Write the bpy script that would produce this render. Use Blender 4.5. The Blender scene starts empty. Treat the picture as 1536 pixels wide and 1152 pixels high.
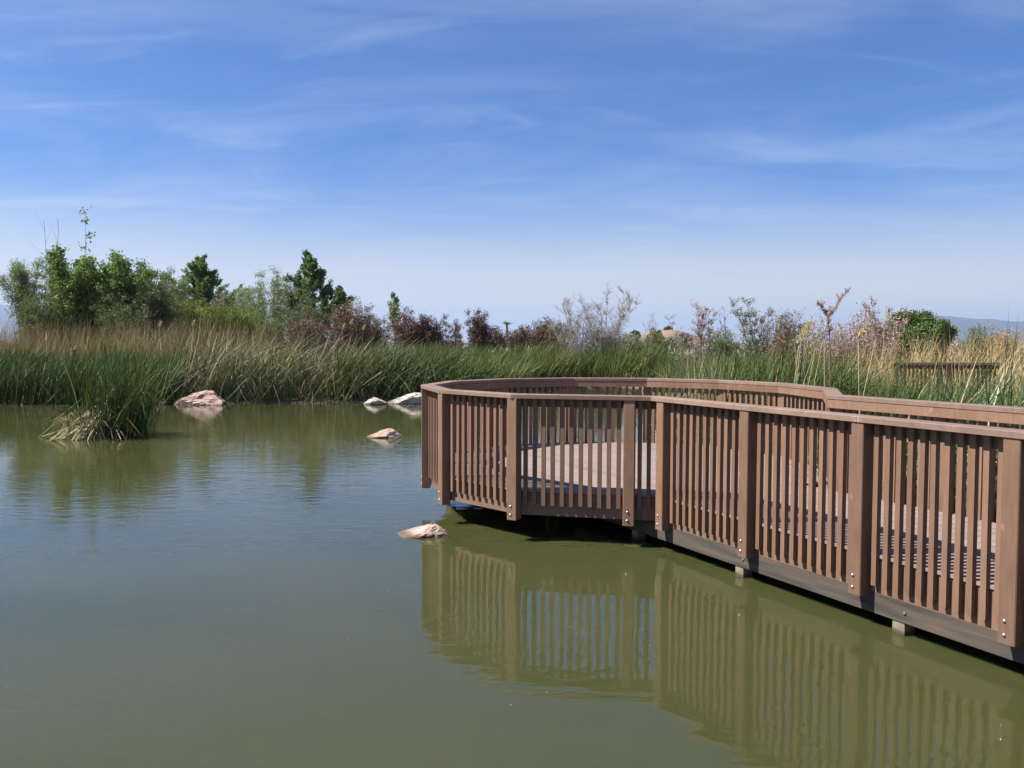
import bpy, math, random
import numpy as np
from mathutils import Vector, Matrix, noise

D = bpy.data
SC = bpy.context.scene
COL = SC.collection

# ------------------------------------------------------------------ camera
CAM_Z = 2.10
FPX = 1296.0
PITCH = 0.0458
cam_d = D.cameras.new('camera')
cam_d.sensor_width = 36.0
cam_d.lens = 36.0 * FPX / 1536.0
cam_d.clip_start = 0.05
cam_d.clip_end = 40000
cam = D.objects.new('camera', cam_d)
cam.matrix_world = (Matrix.Translation((0, 0, CAM_Z)) @ Matrix.Rotation(math.pi / 2 - PITCH, 4, 'X')
                    @ Matrix.Rotation(0.0033, 4, 'Z'))
COL.objects.link(cam)
SC.camera = cam

# ------------------------------------------------------------------ sky, sun, exposure
SUN_EL = math.radians(51)
SUN_AHEAD = math.radians(-6)         # the sun stands to the left, a little behind the camera
to_sun = Vector((-math.cos(SUN_EL) * math.cos(SUN_AHEAD), math.cos(SUN_EL) * math.sin(SUN_AHEAD), math.sin(SUN_EL)))

world = D.worlds.new('World')
SC.world = world
world.use_nodes = True
nt = world.node_tree
nt.nodes.clear()


def N(nt, typ, **kw):
    n = nt.nodes.new(typ)
    for k, v in kw.items():
        if k == 'inp':
            for kk, vv in v.items():
                n.inputs[kk].default_value = vv
        else:
            setattr(n, k, v)
    return n


def ramp(nt, stops, interp='LINEAR'):
    r = nt.nodes.new('ShaderNodeValToRGB')
    r.color_ramp.interpolation = interp
    e = r.color_ramp.elements
    while len(e) < len(stops):
        e.new(0.5)
    for el, (p, c) in zip(e, stops):
        el.position = p
        el.color = (c[0], c[1], c[2], 1) if not isinstance(c, (int, float)) else (c, c, c, 1)
    return r


L = nt.links.new
sky = N(nt, 'ShaderNodeTexSky', sky_type='NISHITA', sun_disc=False, sun_elevation=SUN_EL,
        sun_rotation=math.radians(-90) + SUN_AHEAD, altitude=600, air_density=1.0, dust_density=0.6, ozone_density=4.0)
tc = N(nt, 'ShaderNodeTexCoord')
sep = N(nt, 'ShaderNodeSeparateXYZ')
L(tc.outputs['Generated'], sep.inputs[0])
zc = N(nt, 'ShaderNodeMath', operation='MAXIMUM', inp={1: 0.03})
L(sep.outputs['Z'], zc.inputs[0])
zo = N(nt, 'ShaderNodeMath', operation='ADD', inp={1: 0.12})
L(zc.outputs[0], zo.inputs[0])
dx = N(nt, 'ShaderNodeMath', operation='DIVIDE')
dy = N(nt, 'ShaderNodeMath', operation='DIVIDE')
L(sep.outputs['X'], dx.inputs[0]); L(zo.outputs[0], dx.inputs[1])
L(sep.outputs['Y'], dy.inputs[0]); L(zo.outputs[0], dy.inputs[1])
cmb = N(nt, 'ShaderNodeCombineXYZ')
L(dx.outputs[0], cmb.inputs[0]); L(dy.outputs[0], cmb.inputs[1])


def cloud_layer(scale, rot, loc, lo, hi, detail, dist):
    mp = N(nt, 'ShaderNodeMapping')
    mp.inputs['Rotation'].default_value = (0, 0, math.radians(rot))
    mp.inputs['Scale'].default_value = scale
    mp.inputs['Location'].default_value = loc
    L(cmb.outputs[0], mp.inputs[0])
    nz = N(nt, 'ShaderNodeTexNoise', inp={'Scale': 1.0, 'Detail': detail, 'Roughness': 0.62, 'Distortion': dist})
    L(mp.outputs[0], nz.inputs['Vector'])
    r = ramp(nt, [(lo, 0.0), (hi, 1.0)], 'EASE')
    L(nz.outputs['Fac'], r.inputs[0])
    return r.outputs[0]


veil = cloud_layer((0.6, 1.2, 1), -32, (2.3, 0.4, 0), 0.36, 0.78, 9, 1.0)
wisp = cloud_layer((0.9, 2.6, 1), 28, (4.1, 2.2, 0), 0.50, 0.80, 11, 1.6)
m1 = N(nt, 'ShaderNodeMath', operation='MULTIPLY', inp={1: 0.26}); L(veil, m1.inputs[0])
m2 = N(nt, 'ShaderNodeMath', operation='MULTIPLY', inp={1: 0.20}); L(wisp, m2.inputs[0])
ad = N(nt, 'ShaderNodeMath', operation='ADD', use_clamp=True)
L(m1.outputs[0], ad.inputs[0]); L(m2.outputs[0], ad.inputs[1])
# deepen the clear sky a little (desert air), then veil it with thin cirrus
deep = N(nt, 'ShaderNodeMix', data_type='RGBA', blend_type='MULTIPLY')
deep.inputs[0].default_value = 1.0
L(sky.outputs[0], deep.inputs[6])
deep.inputs[7].default_value = (0.42, 0.73, 1.15, 1)
mx = N(nt, 'ShaderNodeMix', data_type='RGBA')
L(ad.outputs[0], mx.inputs[0])
L(deep.outputs[2], mx.inputs[6])
mx.inputs[7].default_value = (6.6, 7.2, 8.6, 1)
bg = N(nt, 'ShaderNodeBackground', inp={'Strength': 0.055})
# pale dusty band that thickens towards the horizon, the same all the way round
hz1 = N(nt, 'ShaderNodeMapRange', interpolation_type='SMOOTHERSTEP', inp={1: 0.0, 2: 0.21, 3: 0.92, 4: 0.0})
L(sep.outputs['Z'], hz1.inputs[0])
hz2 = N(nt, 'ShaderNodeMix', data_type='RGBA')
L(hz1.outputs[0], hz2.inputs[0]); L(mx.outputs[2], hz2.inputs[6])
hz2.inputs[7].default_value = (7.8, 7.4, 6.4, 1)
L(hz2.outputs[2], bg.inputs[0])
wo = N(nt, 'ShaderNodeOutputWorld')
L(bg.outputs[0], wo.inputs[0])

sun_d = D.lights.new('sun', 'SUN')
sun_d.energy = 5.0
sun_d.angle = math.radians(0.53)
sun_d.color = (1.0, 0.95, 0.87)
sun = D.objects.new('sun', sun_d)
sun.rotation_euler = to_sun.to_track_quat('Z', 'Y').to_euler()
sun.location = (-20, 3, 30)
COL.objects.link(sun)

SC.view_settings.view_transform = 'Standard'
SC.view_settings.look = 'None'
SC.view_settings.gamma = 1
SC.view_settings.exposure = 1.10
SC.view_settings.use_curve_mapping = False
SC.cycles.max_bounces = 8
SC.cycles.diffuse_bounces = 3
SC.cycles.glossy_bounces = 3
SC.cycles.transmission_bounces = 3
SC.cycles.volume_bounces = 0
SC.cycles.caustics_reflective = False
SC.cycles.caustics_refractive = False


# ------------------------------------------------------------------ helpers
def rad_z(py):
    """height per metre of distance of something seen at picture row py"""
    return -math.tan(math.atan((py - 576.0) / FPX) + PITCH)


def at(px, d):
    return (px - 768.0) / FPX * d


def ztop(py, d):
    return CAM_Z + rad_z(py) * d


def tag(o, label=None, cat=None, group=None, kind=None):
    if label: o['label'] = label
    if cat: o['category'] = cat
    if group: o['group'] = group
    if kind: o['kind'] = kind
    return o


def empty(name, loc=(0, 0, 0), label=None, cat=None, group=None):
    o = D.objects.new(name, None)
    o.location = loc
    o.empty_display_size = 0.2
    COL.objects.link(o)
    return tag(o, label, cat, group)


def link(name, me, mat=None, parent=None, loc=None, rotz=None):
    o = D.objects.new(name, me)
    COL.objects.link(o)
    if mat is not None and not me.materials:
        me.materials.append(mat)
    if parent is not None:
        o.parent = parent
    if loc is not None: o.location = loc
    if rotz is not None: o.rotation_euler = (0, 0, rotz)
    return o


def np_mesh(name, V, F, tint=None, smooth=False):
    """V (n,3), F (m,k) all of one size k, tint (n,)"""
    me = D.meshes.new(name)
    V = np.asarray(V, dtype=np.float32)
    F = np.asarray(F, dtype=np.int32)
    k = F.shape[1]
    me.vertices.add(len(V))
    me.vertices.foreach_set('co', V.ravel())
    me.loops.add(F.size)
    me.loops.foreach_set('vertex_index', F.ravel())
    me.polygons.add(len(F))
    me.polygons.foreach_set('loop_start', np.arange(0, F.size, k, dtype=np.int32))
    me.polygons.foreach_set('loop_total', np.full(len(F), k, dtype=np.int32))
    if smooth:
        me.polygons.foreach_set('use_smooth', np.ones(len(F), dtype=bool))
    if tint is not None:
        a = me.attributes.new('tint', 'FLOAT', 'POINT')
        a.data.foreach_set('value', np.asarray(tint, dtype=np.float32))
    me.update(calc_edges=True)
    me.validate()
    return me


class MB:
    """collects boxes, prisms and tubes into one mesh"""
    def __init__(s): s.v = []; s.f = []
    def box(s, c, size, ax=None):
        ux, uy, uz = ax or (Vector((1, 0, 0)), Vector((0, 1, 0)), Vector((0, 0, 1)))
        b = len(s.v); c = Vector(c)
        for i in (-.5, .5):
            for j in (-.5, .5):
                for k in (-.5, .5):
                    s.v.append(c + ux * i * size[0] + uy * j * size[1] + uz * k * size[2])
        for q in ((0, 1, 3, 2), (4, 6, 7, 5), (0, 4, 5, 1), (2, 3, 7, 6), (0, 2, 6, 4), (1, 5, 7, 3)):
            s.f.append([b + i for i in q])
        return s
    def loft(s, rings, caps=True):
        b = len(s.v); n = len(rings[0])
        for r in rings: s.v += [Vector(p) for p in r]
        for i in range(len(rings) - 1):
            for j in range(n):
                s.f.append([b + i * n + j, b + i * n + (j + 1) % n, b + (i + 1) * n + (j + 1) % n, b + (i + 1) * n + j])
        if caps:
            s.f.append([b + j for j in range(n)][::-1])
            s.f.append([b + (len(rings) - 1) * n + j for j in range(n)])
        return s
    def tube(s, pts, rad, n=6):
        rings = []
        for i, p in enumerate(pts):
            a = Vector(pts[max(i - 1, 0)]); c = Vector(pts[min(i + 1, len(pts) - 1)])
            t = (c - a).normalized()
            u = t.cross(Vector((0.31, 0.94, 0.12))).normalized(); w = t.cross(u)
            r = rad[i] if hasattr(rad, '__len__') else rad
            rings.append([Vector(p) + (u * math.cos(2 * math.pi * k / n) + w * math.sin(2 * math.pi * k / n)) * r for k in range(n)])
        return s.loft(rings)
    def mesh(s, name, smooth=False, recalc=True):
        import bmesh
        me = D.meshes.new(name)
        me.from_pydata([tuple(p) for p in s.v], [], s.f)
        bm = bmesh.new(); bm.from_mesh(me)
        if recalc: bmesh.ops.recalc_face_normals(bm, faces=bm.faces)
        bm.to_mesh(me); bm.free()
        if smooth:
            me.polygons.foreach_set('use_smooth', np.ones(len(me.polygons), dtype=bool))
        return me


# ------------------------------------------------------------------ materials
def new_mat(name):
    m = D.materials.new(name)
    m.use_nodes = True
    t = m.node_tree
    t.nodes.clear()
    out = t.nodes.new('ShaderNodeOutputMaterial')
    return m, t, out


def mat_composite(name, col, dark, rough=0.62, obj_var=0.22, streak=(3, 60, 60)):
    """brushed wood-plastic composite; grain runs along local X of boards and local Z of posts (isotropic in between)"""
    m, t, out = new_mat(name)
    tc = N(t, 'ShaderNodeTexCoord')
    mp = N(t, 'ShaderNodeMapping'); mp.inputs['Scale'].default_value = streak
    t.links.new(tc.outputs['Object'], mp.inputs[0])
    n1 = N(t, 'ShaderNodeTexNoise', inp={'Scale': 1.0, 'Detail': 6.0, 'Roughness': 0.6})
    t.links.new(mp.outputs[0], n1.inputs['Vector'])
    n2 = N(t, 'ShaderNodeTexNoise', inp={'Scale': 2.3, 'Detail': 5.0, 'Roughness': 0.65})
    t.links.new(tc.outputs['Object'], n2.inputs['Vector'])
    oi = N(t, 'ShaderNodeObjectInfo')
    mix = N(t, 'ShaderNodeMix', data_type='RGBA')
    mix.inputs[6].default_value = (*dark, 1); mix.inputs[7].default_value = (*col, 1)
    a = N(t, 'ShaderNodeMath', operation='ADD')
    t.links.new(n1.outputs['Fac'], a.inputs[0]); t.links.new(n2.outputs['Fac'], a.inputs[1])
    r = ramp(t, [(0.62, 0.0), (1.12, 1.0)])
    half = N(t, 'ShaderNodeMapRange', inp={1: 0.62, 2: 1.25, 3: 0.0, 4: 1.0})
    t.links.new(a.outputs[0], half.inputs[0])
    t.links.new(half.outputs[0], mix.inputs[0])
    hsv = N(t, 'ShaderNodeHueSaturation')
    mr = N(t, 'ShaderNodeMapRange', inp={1: 0.0, 2: 1.0, 3: 1 - obj_var, 4: 1 + obj_var})
    t.links.new(oi.outputs['Random'], mr.inputs[0])
    t.links.new(mr.outputs[0], hsv.inputs['Value'])
    t.links.new(mix.outputs[2], hsv.inputs['Color'])
    # pale scuffs and droppings, few and small
    n3 = N(t, 'ShaderNodeTexNoise', inp={'Scale': 9.0, 'Detail': 3.0, 'Roughness': 0.5})
    t.links.new(tc.outputs['Object'], n3.inputs['Vector'])
    r3 = ramp(t, [(0.675, 0.0), (0.76, 0.6)])
    t.links.new(n3.outputs['Fac'], r3.inputs[0])
    sc = N(t, 'ShaderNodeMix', data_type='RGBA')
    t.links.new(r3.outputs[0], sc.inputs[0]); t.links.new(hsv.outputs[0], sc.inputs[6])
    sc.inputs[7].default_value = (col[0] * 1.5, col[1] * 1.55, col[2] * 1.6, 1)
    p = N(t, 'ShaderNodeBsdfPrincipled', inp={'Roughness': rough, 'Specular IOR Level': 0.16})
    t.links.new(sc.outputs[2], p.inputs['Base Color'])
    bp = N(t, 'ShaderNodeBump', inp={'Strength': 0.25, 'Distance': 0.002})
    t.links.new(n1.outputs['Fac'], bp.inputs['Height']); t.links.new(bp.outputs[0], p.inputs['Normal'])
    t.links.new(p.outputs[0], out.inputs[0])
    return m


def mat_leaf(name, stops, trans=0.3, rough=0.55, spec=0.3, transcol=1.25):
    m, t, out = new_mat(name)
    at_ = N(t, 'ShaderNodeAttribute', attribute_name='tint')
    r = ramp(t, stops)
    t.links.new(at_.outputs['Fac'], r.inputs[0])
    p = N(t, 'ShaderNodeBsdfPrincipled', inp={'Roughness': rough, 'Specular IOR Level': spec})
    t.links.new(r.outputs[0], p.inputs['Base Color'])
    if trans > 0:
        tr = N(t, 'ShaderNodeBsdfTranslucent')
        g = N(t, 'ShaderNodeMix', data_type='RGBA', blend_type='MULTIPLY')
        g.inputs[0].default_value = 1
        g.inputs[7].default_value = (transcol * 0.95, transcol * 1.05, transcol * 0.6, 1)
        t.links.new(r.outputs[0], g.inputs[6]); t.links.new(g.outputs[2], tr.inputs[0])
        ms = N(t, 'ShaderNodeMixShader', inp={0: trans})
        t.links.new(p.outputs[0], ms.inputs[1]); t.links.new(tr.outputs[0], ms.inputs[2])
        t.links.new(ms.outputs[0], out.inputs[0])
    else:
        t.links.new(p.outputs[0], out.inputs[0])
    return m


def mat_noise(name, stops, scale=3.0, rough=0.9, detail=8, bump=0.0, bdist=0.05, coord='Object', mscale=(1, 1, 1), rot=0.0, spec=0.3, dist=0.0, wet=False):
    m, t, out = new_mat(name)
    tc = N(t, 'ShaderNodeTexCoord')
    mr = N(t, 'ShaderNodeMapping'); mr.inputs['Rotation'].default_value = (0, 0, rot)
    mp = N(t, 'ShaderNodeMapping'); mp.inputs['Scale'].default_value = mscale
    t.links.new(tc.outputs[coord], mr.inputs[0]); t.links.new(mr.outputs[0], mp.inputs[0])
    n1 = N(t, 'ShaderNodeTexNoise', inp={'Scale': scale, 'Detail': detail, 'Roughness': 0.62, 'Distortion': dist})
    t.links.new(mp.outputs[0], n1.inputs['Vector'])
    r = ramp(t, stops)
    t.links.new(n1.outputs['Fac'], r.inputs[0])
    p = N(t, 'ShaderNodeBsdfPrincipled', inp={'Roughness': rough, 'Specular IOR Level': spec})
    if wet:
        ge = N(t, 'ShaderNodeNewGeometry'); sx = N(t, 'ShaderNodeSeparateXYZ')
        t.links.new(ge.outputs['Position'], sx.inputs[0])
        za = N(t, 'ShaderNodeMath', operation='MULTIPLY_ADD', inp={1: -0.05, 2: 0.025})
        t.links.new(n1.outputs['Fac'], za.inputs[0])
        zs = N(t, 'ShaderNodeMath', operation='ADD'); t.links.new(sx.outputs['Z'], zs.inputs[0]); t.links.new(za.outputs[0], zs.inputs[1])
        wr = ramp(t, [(0.018, 0.38), (0.040, 1.0)]); t.links.new(zs.outputs[0], wr.inputs[0])
        wm = N(t, 'ShaderNodeMix', data_type='RGBA', blend_type='MULTIPLY'); wm.inputs[0].default_value = 1
        t.links.new(r.outputs[0], wm.inputs[6]); t.links.new(wr.outputs[0], wm.inputs[7])
        t.links.new(wm.outputs[2], p.inputs['Base Color'])
    else:
        t.links.new(r.outputs[0], p.inputs['Base Color'])
    if bump:
        n2 = N(t, 'ShaderNodeTexNoise', inp={'Scale': scale * 3.1, 'Detail': 6.0, 'Roughness': 0.65})
        t.links.new(mp.outputs[0], n2.inputs['Vector'])
        bp = N(t, 'ShaderNodeBump', inp={'Strength': bump, 'Distance': bdist})
        t.links.new(n2.outputs['Fac'], bp.inputs['Height']); t.links.new(bp.outputs[0], p.inputs['Normal'])
    t.links.new(p.outputs[0], out.inputs[0])
    return m


M = {}
M['rail'] = mat_composite('rail_composite', (0.226, 0.138, 0.093), (0.145, 0.082, 0.053), streak=(34, 34, 4), obj_var=0.17)
M['cap'] = mat_composite('cap_composite', (0.245, 0.168, 0.130), (0.170, 0.110, 0.083), streak=(14, 14, 14), obj_var=0.10)
M['deck'] = mat_composite('deck_composite', (0.262, 0.203, 0.178), (0.192, 0.146, 0.126), rough=0.7, streak=(3, 70, 70), obj_var=0.10)
M['steel'] = new_mat('galvanised_steel')[0]
_t = M['steel'].node_tree
_p = N(_t, 'ShaderNodeBsdfPrincipled', inp={'Base Color': (0.55, 0.56, 0.58, 1), 'Metallic': 0.85, 'Roughness': 0.35})
_t.links.new(_p.outputs[0], [n for n in _t.nodes if n.type == 'OUTPUT_MATERIAL'][0].inputs[0])

# water: turbid olive body under a clear reflecting surface with small ripples
m, t, out = new_mat('pond_water')
tc = N(t, 'ShaderNodeTexCoord')
def wave(scale, mscale, rot, detail, dist=0.0):
    mp = N(t, 'ShaderNodeMapping')
    mp.inputs['Scale'].default_value = mscale
    mp.inputs['Rotation'].default_value = (0, 0, rot)
    t.links.new(tc.outputs['Object'], mp.inputs[0])
    n = N(t, 'ShaderNodeTexNoise', inp={'Scale': scale, 'Detail': detail, 'Roughness': 0.5, 'Distortion': dist})
    t.links.new(mp.outputs[0], n.inputs['Vector'])
    return n.outputs['Fac']
w1 = wave(1.0, (1.3, 5.0, 1), 0.10, 2.0, 0.4)
w2 = wave(1.0, (4.2, 7.5, 1), -0.25, 2.0, 0.5)
pat = wave(1.0, (0.10, 0.22, 1), 0.3, 2.0)
pr = ramp(t, [(0.35, 0.25), (0.65, 1.0)])
t.links.new(pat, pr.inputs[0])
b1 = N(t, 'ShaderNodeMath', operation='MULTIPLY', inp={1: 0.0042}); t.links.new(w1, b1.inputs[0])
b2 = N(t, 'ShaderNodeMath', operation='MULTIPLY', inp={1: 0.0040}); t.links.new(w2, b2.inputs[0])
w3 = wave(1.0, (9.0, 24.0, 1), 0.15, 1.0, 0.2)
b5 = N(t, 'ShaderNodeMath', operation='MULTIPLY', inp={1: 0.0004}); t.links.new(w3, b5.inputs[0])
b6 = N(t, 'ShaderNodeMath', operation='ADD'); t.links.new(b1.outputs[0], b6.inputs[0]); t.links.new(b5.outputs[0], b6.inputs[1])
b3 = N(t, 'ShaderNodeMath', operation='ADD'); t.links.new(b6.outputs[0], b3.inputs[0]); t.links.new(b2.outputs[0], b3.inputs[1])
b4 = N(t, 'ShaderNodeMath', operation='MULTIPLY'); t.links.new(b3.outputs[0], b4.inputs[0]); t.links.new(pr.outputs[0], b4.inputs[1])
bp = N(t, 'ShaderNodeBump', inp={'Strength': 1.0, 'Distance': 1.0})
t.links.new(b4.outputs[0], bp.inputs['Height'])
turb = wave(1.0, (0.25, 0.4, 1), 0.8, 5.0, 0.5)
tr_ = ramp(t, [(0.3, (0.046, 0.0495, 0.0155)), (0.7, (0.056, 0.0585, 0.0205))])
t.links.new(turb, tr_.inputs[0])
p = N(t, 'ShaderNodeBsdfPrincipled', inp={'Roughness': 0.02, 'IOR': 1.333, 'Specular IOR Level': 0.5, 'Subsurface Weight': 1.0, 'Subsurface Scale': 0.32})
p.inputs['Subsurface Radius'].default_value = (0.8, 1.0, 0.5)
p.subsurface_method = 'RANDOM_WALK'
t.links.new(tr_.outputs[0], p.inputs['Base Color'])
t.links.new(bp.outputs[0], p.inputs['Normal'])
t.links.new(p.outputs[0], out.inputs[0])
M['water'] = m

M['ground'] = mat_noise('dry_soil', [(0.3, (0.17, 0.125, 0.085)), (0.55, (0.25, 0.19, 0.13)), (0.75, (0.31, 0.25, 0.18))], scale=0.8, bump=0.6, bdist=0.05)
M['hill'] = mat_noise('sandy_hill_soil', [(0.35, (0.17, 0.125, 0.085)), (0.65, (0.25, 0.185, 0.13))], scale=0.12, bump=0.5, bdist=0.6)
M['mountain'] = mat_noise('mountain_rock', [(0.35, (0.050, 0.048, 0.046)), (0.65, (0.085, 0.075, 0.068))], scale=0.002, bump=0.6, bdist=20)
M['rock'] = mat_noise('pink_sandstone', [(0.28, (0.20, 0.115, 0.085)), (0.45, (0.36, 0.235, 0.185)), (0.6, (0.46, 0.335, 0.28)), (0.75, (0.54, 0.45, 0.385))], scale=5.0, bump=0.8, bdist=0.03, wet=True)
M['rock_pale'] = mat_noise('pale_sandstone', [(0.28, (0.30, 0.22, 0.18)), (0.5, (0.52, 0.44, 0.38)), (0.72, (0.62, 0.56, 0.50))], scale=4.0, bump=0.8, bdist=0.03, wet=True)
M['rock_brown'] = mat_noise('brown_stone', [(0.3, (0.10, 0.07, 0.055)), (0.7, (0.24, 0.17, 0.13))], scale=4.0, bump=0.8, bdist=0.03, wet=True)
WALK_ANG = 2.0242
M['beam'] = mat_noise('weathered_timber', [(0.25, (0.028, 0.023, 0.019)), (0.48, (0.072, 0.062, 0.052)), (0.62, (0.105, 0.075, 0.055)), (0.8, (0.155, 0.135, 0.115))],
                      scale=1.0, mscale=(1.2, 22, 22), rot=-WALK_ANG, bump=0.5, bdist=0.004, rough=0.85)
M['pile'] = mat_noise('pile_timber', [(0.3, (0.11, 0.09, 0.06)), (0.7, (0.26, 0.22, 0.15))], scale=4.0, mscale=(4, 4, 1), bump=0.4, bdist=0.004, wet=True)
M['bark'] = mat_noise('grey_bark', [(0.3, (0.13, 0.105, 0.085)), (0.7, (0.27, 0.235, 0.20))], scale=6.0)
M['bark_pale'] = mat_noise('pale_bark', [(0.3, (0.22, 0.185, 0.165)), (0.7, (0.38, 0.335, 0.305))], scale=6.0)
M['bark_red'] = mat_noise('reddish_bark', [(0.3, (0.12, 0.07, 0.055)), (0.7, (0.22, 0.14, 0.11))], scale=6.0)

M['cattail'] = mat_leaf('cattail_green', [(0.0, (0.031, 0.056, 0.012)), (0.45, (0.058, 0.094, 0.020)), (0.8, (0.109, 0.136, 0.031)), (0.93, (0.257, 0.178, 0.059)), (1.0, (0.462, 0.272, 0.119))], trans=0.14)
M['cattail_blue'] = mat_leaf('cattail_bluegreen', [(0.0, (0.034, 0.068, 0.026)), (0.45, (0.063, 0.114, 0.039)), (0.8, (0.109, 0.157, 0.051)), (0.93, (0.253, 0.199, 0.068)), (1.0, (0.460, 0.294, 0.128))], trans=0.14, spec=0.5, rough=0.42)
M['mixed'] = mat_leaf('mixed_reed', [(0.0, (0.036, 0.058, 0.016)), (0.3, (0.070, 0.095, 0.033)), (0.5, (0.13, 0.125, 0.06)), (0.75, (0.26, 0.21, 0.13)), (1.0, (0.48, 0.41, 0.29))], trans=0.15)
M['thatch'] = mat_leaf('brown_thatch', [(0.0, (0.085, 0.058, 0.040)), (0.5, (0.17, 0.125, 0.09)), (1.0, (0.32, 0.26, 0.19))], trans=0.1)
M['straw'] = mat_leaf('dry_straw', [(0.0, (0.10, 0.072, 0.038)), (0.5, (0.26, 0.20, 0.105)), (1.0, (0.50, 0.42, 0.22))], trans=0.1)
M['golden'] = mat_leaf('golden_reed', [(0.0, (0.170, 0.113, 0.057)), (0.5, (0.281, 0.206, 0.109)), (0.85, (0.357, 0.294, 0.172)), (1.0, (0.119, 0.147, 0.057))], trans=0.15)
M['gold_right'] = mat_leaf('golden_reed_pale', [(0.0, (0.17, 0.14, 0.06)), (0.5, (0.36, 0.25, 0.12)), (0.85, (0.48, 0.35, 0.18)), (1.0, (0.14, 0.17, 0.06))], trans=0.15)
M['cottonwood'] = mat_leaf('cottonwood_leaf', [(0.0, (0.087, 0.144, 0.041)), (0.5, (0.146, 0.212, 0.060)), (1.0, (0.246, 0.307, 0.108))], trans=0.3, spec=0.2, rough=0.6)
M['cottonwood_dark'] = mat_leaf('cottonwood_dark_leaf', [(0.0, (0.060, 0.109, 0.039)), (0.5, (0.106, 0.161, 0.055)), (1.0, (0.173, 0.231, 0.085))], trans=0.25, spec=0.2, rough=0.6)
M['willow'] = mat_leaf('willow_leaf', [(0.0, (0.112, 0.156, 0.066)), (0.5, (0.185, 0.237, 0.109)), (1.0, (0.315, 0.343, 0.191))], trans=0.25)
M['olive'] = mat_leaf('olive_leaf', [(0.0, (0.069, 0.094, 0.030)), (0.5, (0.122, 0.150, 0.050)), (1.0, (0.188, 0.204, 0.090))], trans=0.25)
M['yellowgreen'] = mat_leaf('yellow_green_feather', [(0.0, (0.090, 0.127, 0.024)), (0.5, (0.150, 0.196, 0.037)), (1.0, (0.228, 0.253, 0.066))], trans=0.3)
M['brown'] = mat_leaf('brown_feather', [(0.0, (0.088, 0.050, 0.035)), (0.5, (0.156, 0.090, 0.062)), (0.85, (0.213, 0.144, 0.094)), (1.0, (0.163, 0.163, 0.075))], trans=0.1)
M['darkbrown'] = mat_leaf('dark_brown_feather', [(0.0, (0.062, 0.033, 0.025)), (0.5, (0.117, 0.060, 0.044)), (1.0, (0.182, 0.111, 0.078))], trans=0.1)
M['pink'] = mat_leaf('pinkish_feather', [(0.0, (0.253, 0.172, 0.138)), (0.5, (0.391, 0.282, 0.259)), (1.0, (0.529, 0.414, 0.380))], trans=0.2)
M['blossom'] = mat_leaf('pink_blossom', [(0.0, (0.20, 0.12, 0.11)), (0.5, (0.36, 0.235, 0.225)), (1.0, (0.55, 0.42, 0.40))], trans=0.3)
M['sage'] = mat_leaf('sage_leaf', [(0.0, (0.13, 0.125, 0.085)), (0.4, (0.21, 0.195, 0.14)), (0.8, (0.30, 0.27, 0.20)), (1.0, (0.11, 0.14, 0.06))], trans=0.1)
M['plume'] = mat_leaf('reed_plume', [(0.0, (0.34, 0.26, 0.11)), (1.0, (0.52, 0.43, 0.23))], trans=0.3)

# ------------------------------------------------------------------ boardwalk plan (metres; camera stands at the origin, looking along +Y)
G0 = Vector((3.1607, 5.3749)); U = Vector((math.cos(WALK_ANG), math.sin(WALK_ANG)))
NL = Vector((-U.y, U.x))                      # left of the walking direction: the pond side
PC = Vector((1.406, 11.3077)); PR = 2.5214; PH = 4.1342; PDE = 0.4775
ring = [PC + PR * Vector((math.cos(PH - PDE * i), math.sin(PH - PDE * i))) for i in range(10)]   # B A Z Y X W V U T S
ring[9] = Vector((3.95, 10.68))
prev = PC + PR * Vector((math.cos(PH + PDE), math.sin(PH + PDE)))
B = ring[0]
# K: where (about 0.25 m beyond the last walkway post) the platform edge meets the walkway edge
K = G0 + U * (3.698 + 0.18)
WALK_W = 1.97
S2 = Vector((3.45, 9.22))                     # where the far walkway rail meets the platform rail
S2 = S2 + (-NL) * (WALK_W - (S2 - G0).dot(-NL))
NEAR_END = G0 - U * 4.6
FAR_END = S2 - U * ((S2 - NEAR_END).dot(U))
path = [NEAR_END, K] + ring + [S2, FAR_END]

DECK_Z = 0.548
CAP_TOP, CAP_BOT = 1.5735, 1.530
POST_BOT = 0.228


def seg_n(a, b):
    d = (b - a).normalized()
    return Vector((-d.y, d.x))


def offs(i, o, side=0):
    """point of the path's vertex i pushed out by o, mitred"""
    if i == 0: n = seg_n(path[0], path[1]); return path[0] + n * o
    if i == len(path) - 1: n = seg_n(path[-2], path[-1]); return path[-1] + n * o
    n1 = seg_n(path[i - 1], path[i]); n2 = seg_n(path[i], path[i + 1])
    return path[i] + (n1 + n2) / (1 + n1.dot(n2)) * o


def bar(i, profile, name, mat, parent, gap=0.0015, a=None, b=None):
    """a rail along path segment i, profile = list of (outward offset, z), mitred at both ends"""
    A = path[i]; Bp = path[i + 1]; d = (Bp - A).normalized()
    r0, r1 = [], []
    base = parent.location
    for o, z in profile:
        pa = offs(i, o) if a is None else A + d * a + seg_n(A, Bp) * o
        pb = offs(i + 1, o) if b is None else A + d * b + seg_n(A, Bp) * o
        pa = pa + d * gap; pb = pb - d * gap
        r0.append(Vector((pa.x, pa.y, z)) - base); r1.append(Vector((pb.x, pb.y, z)) - base)
    me = MB().loft([r0, r1]).mesh(name)
    return link(name, me, mat, parent)


def prof(o0, o1, z0, z1, c=0.005):
    return [(o0, z0), (o1, z0), (o1, z1 - c), (o1 - c, z1), (o0 + c, z1), (o0, z1 - c)]


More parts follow.
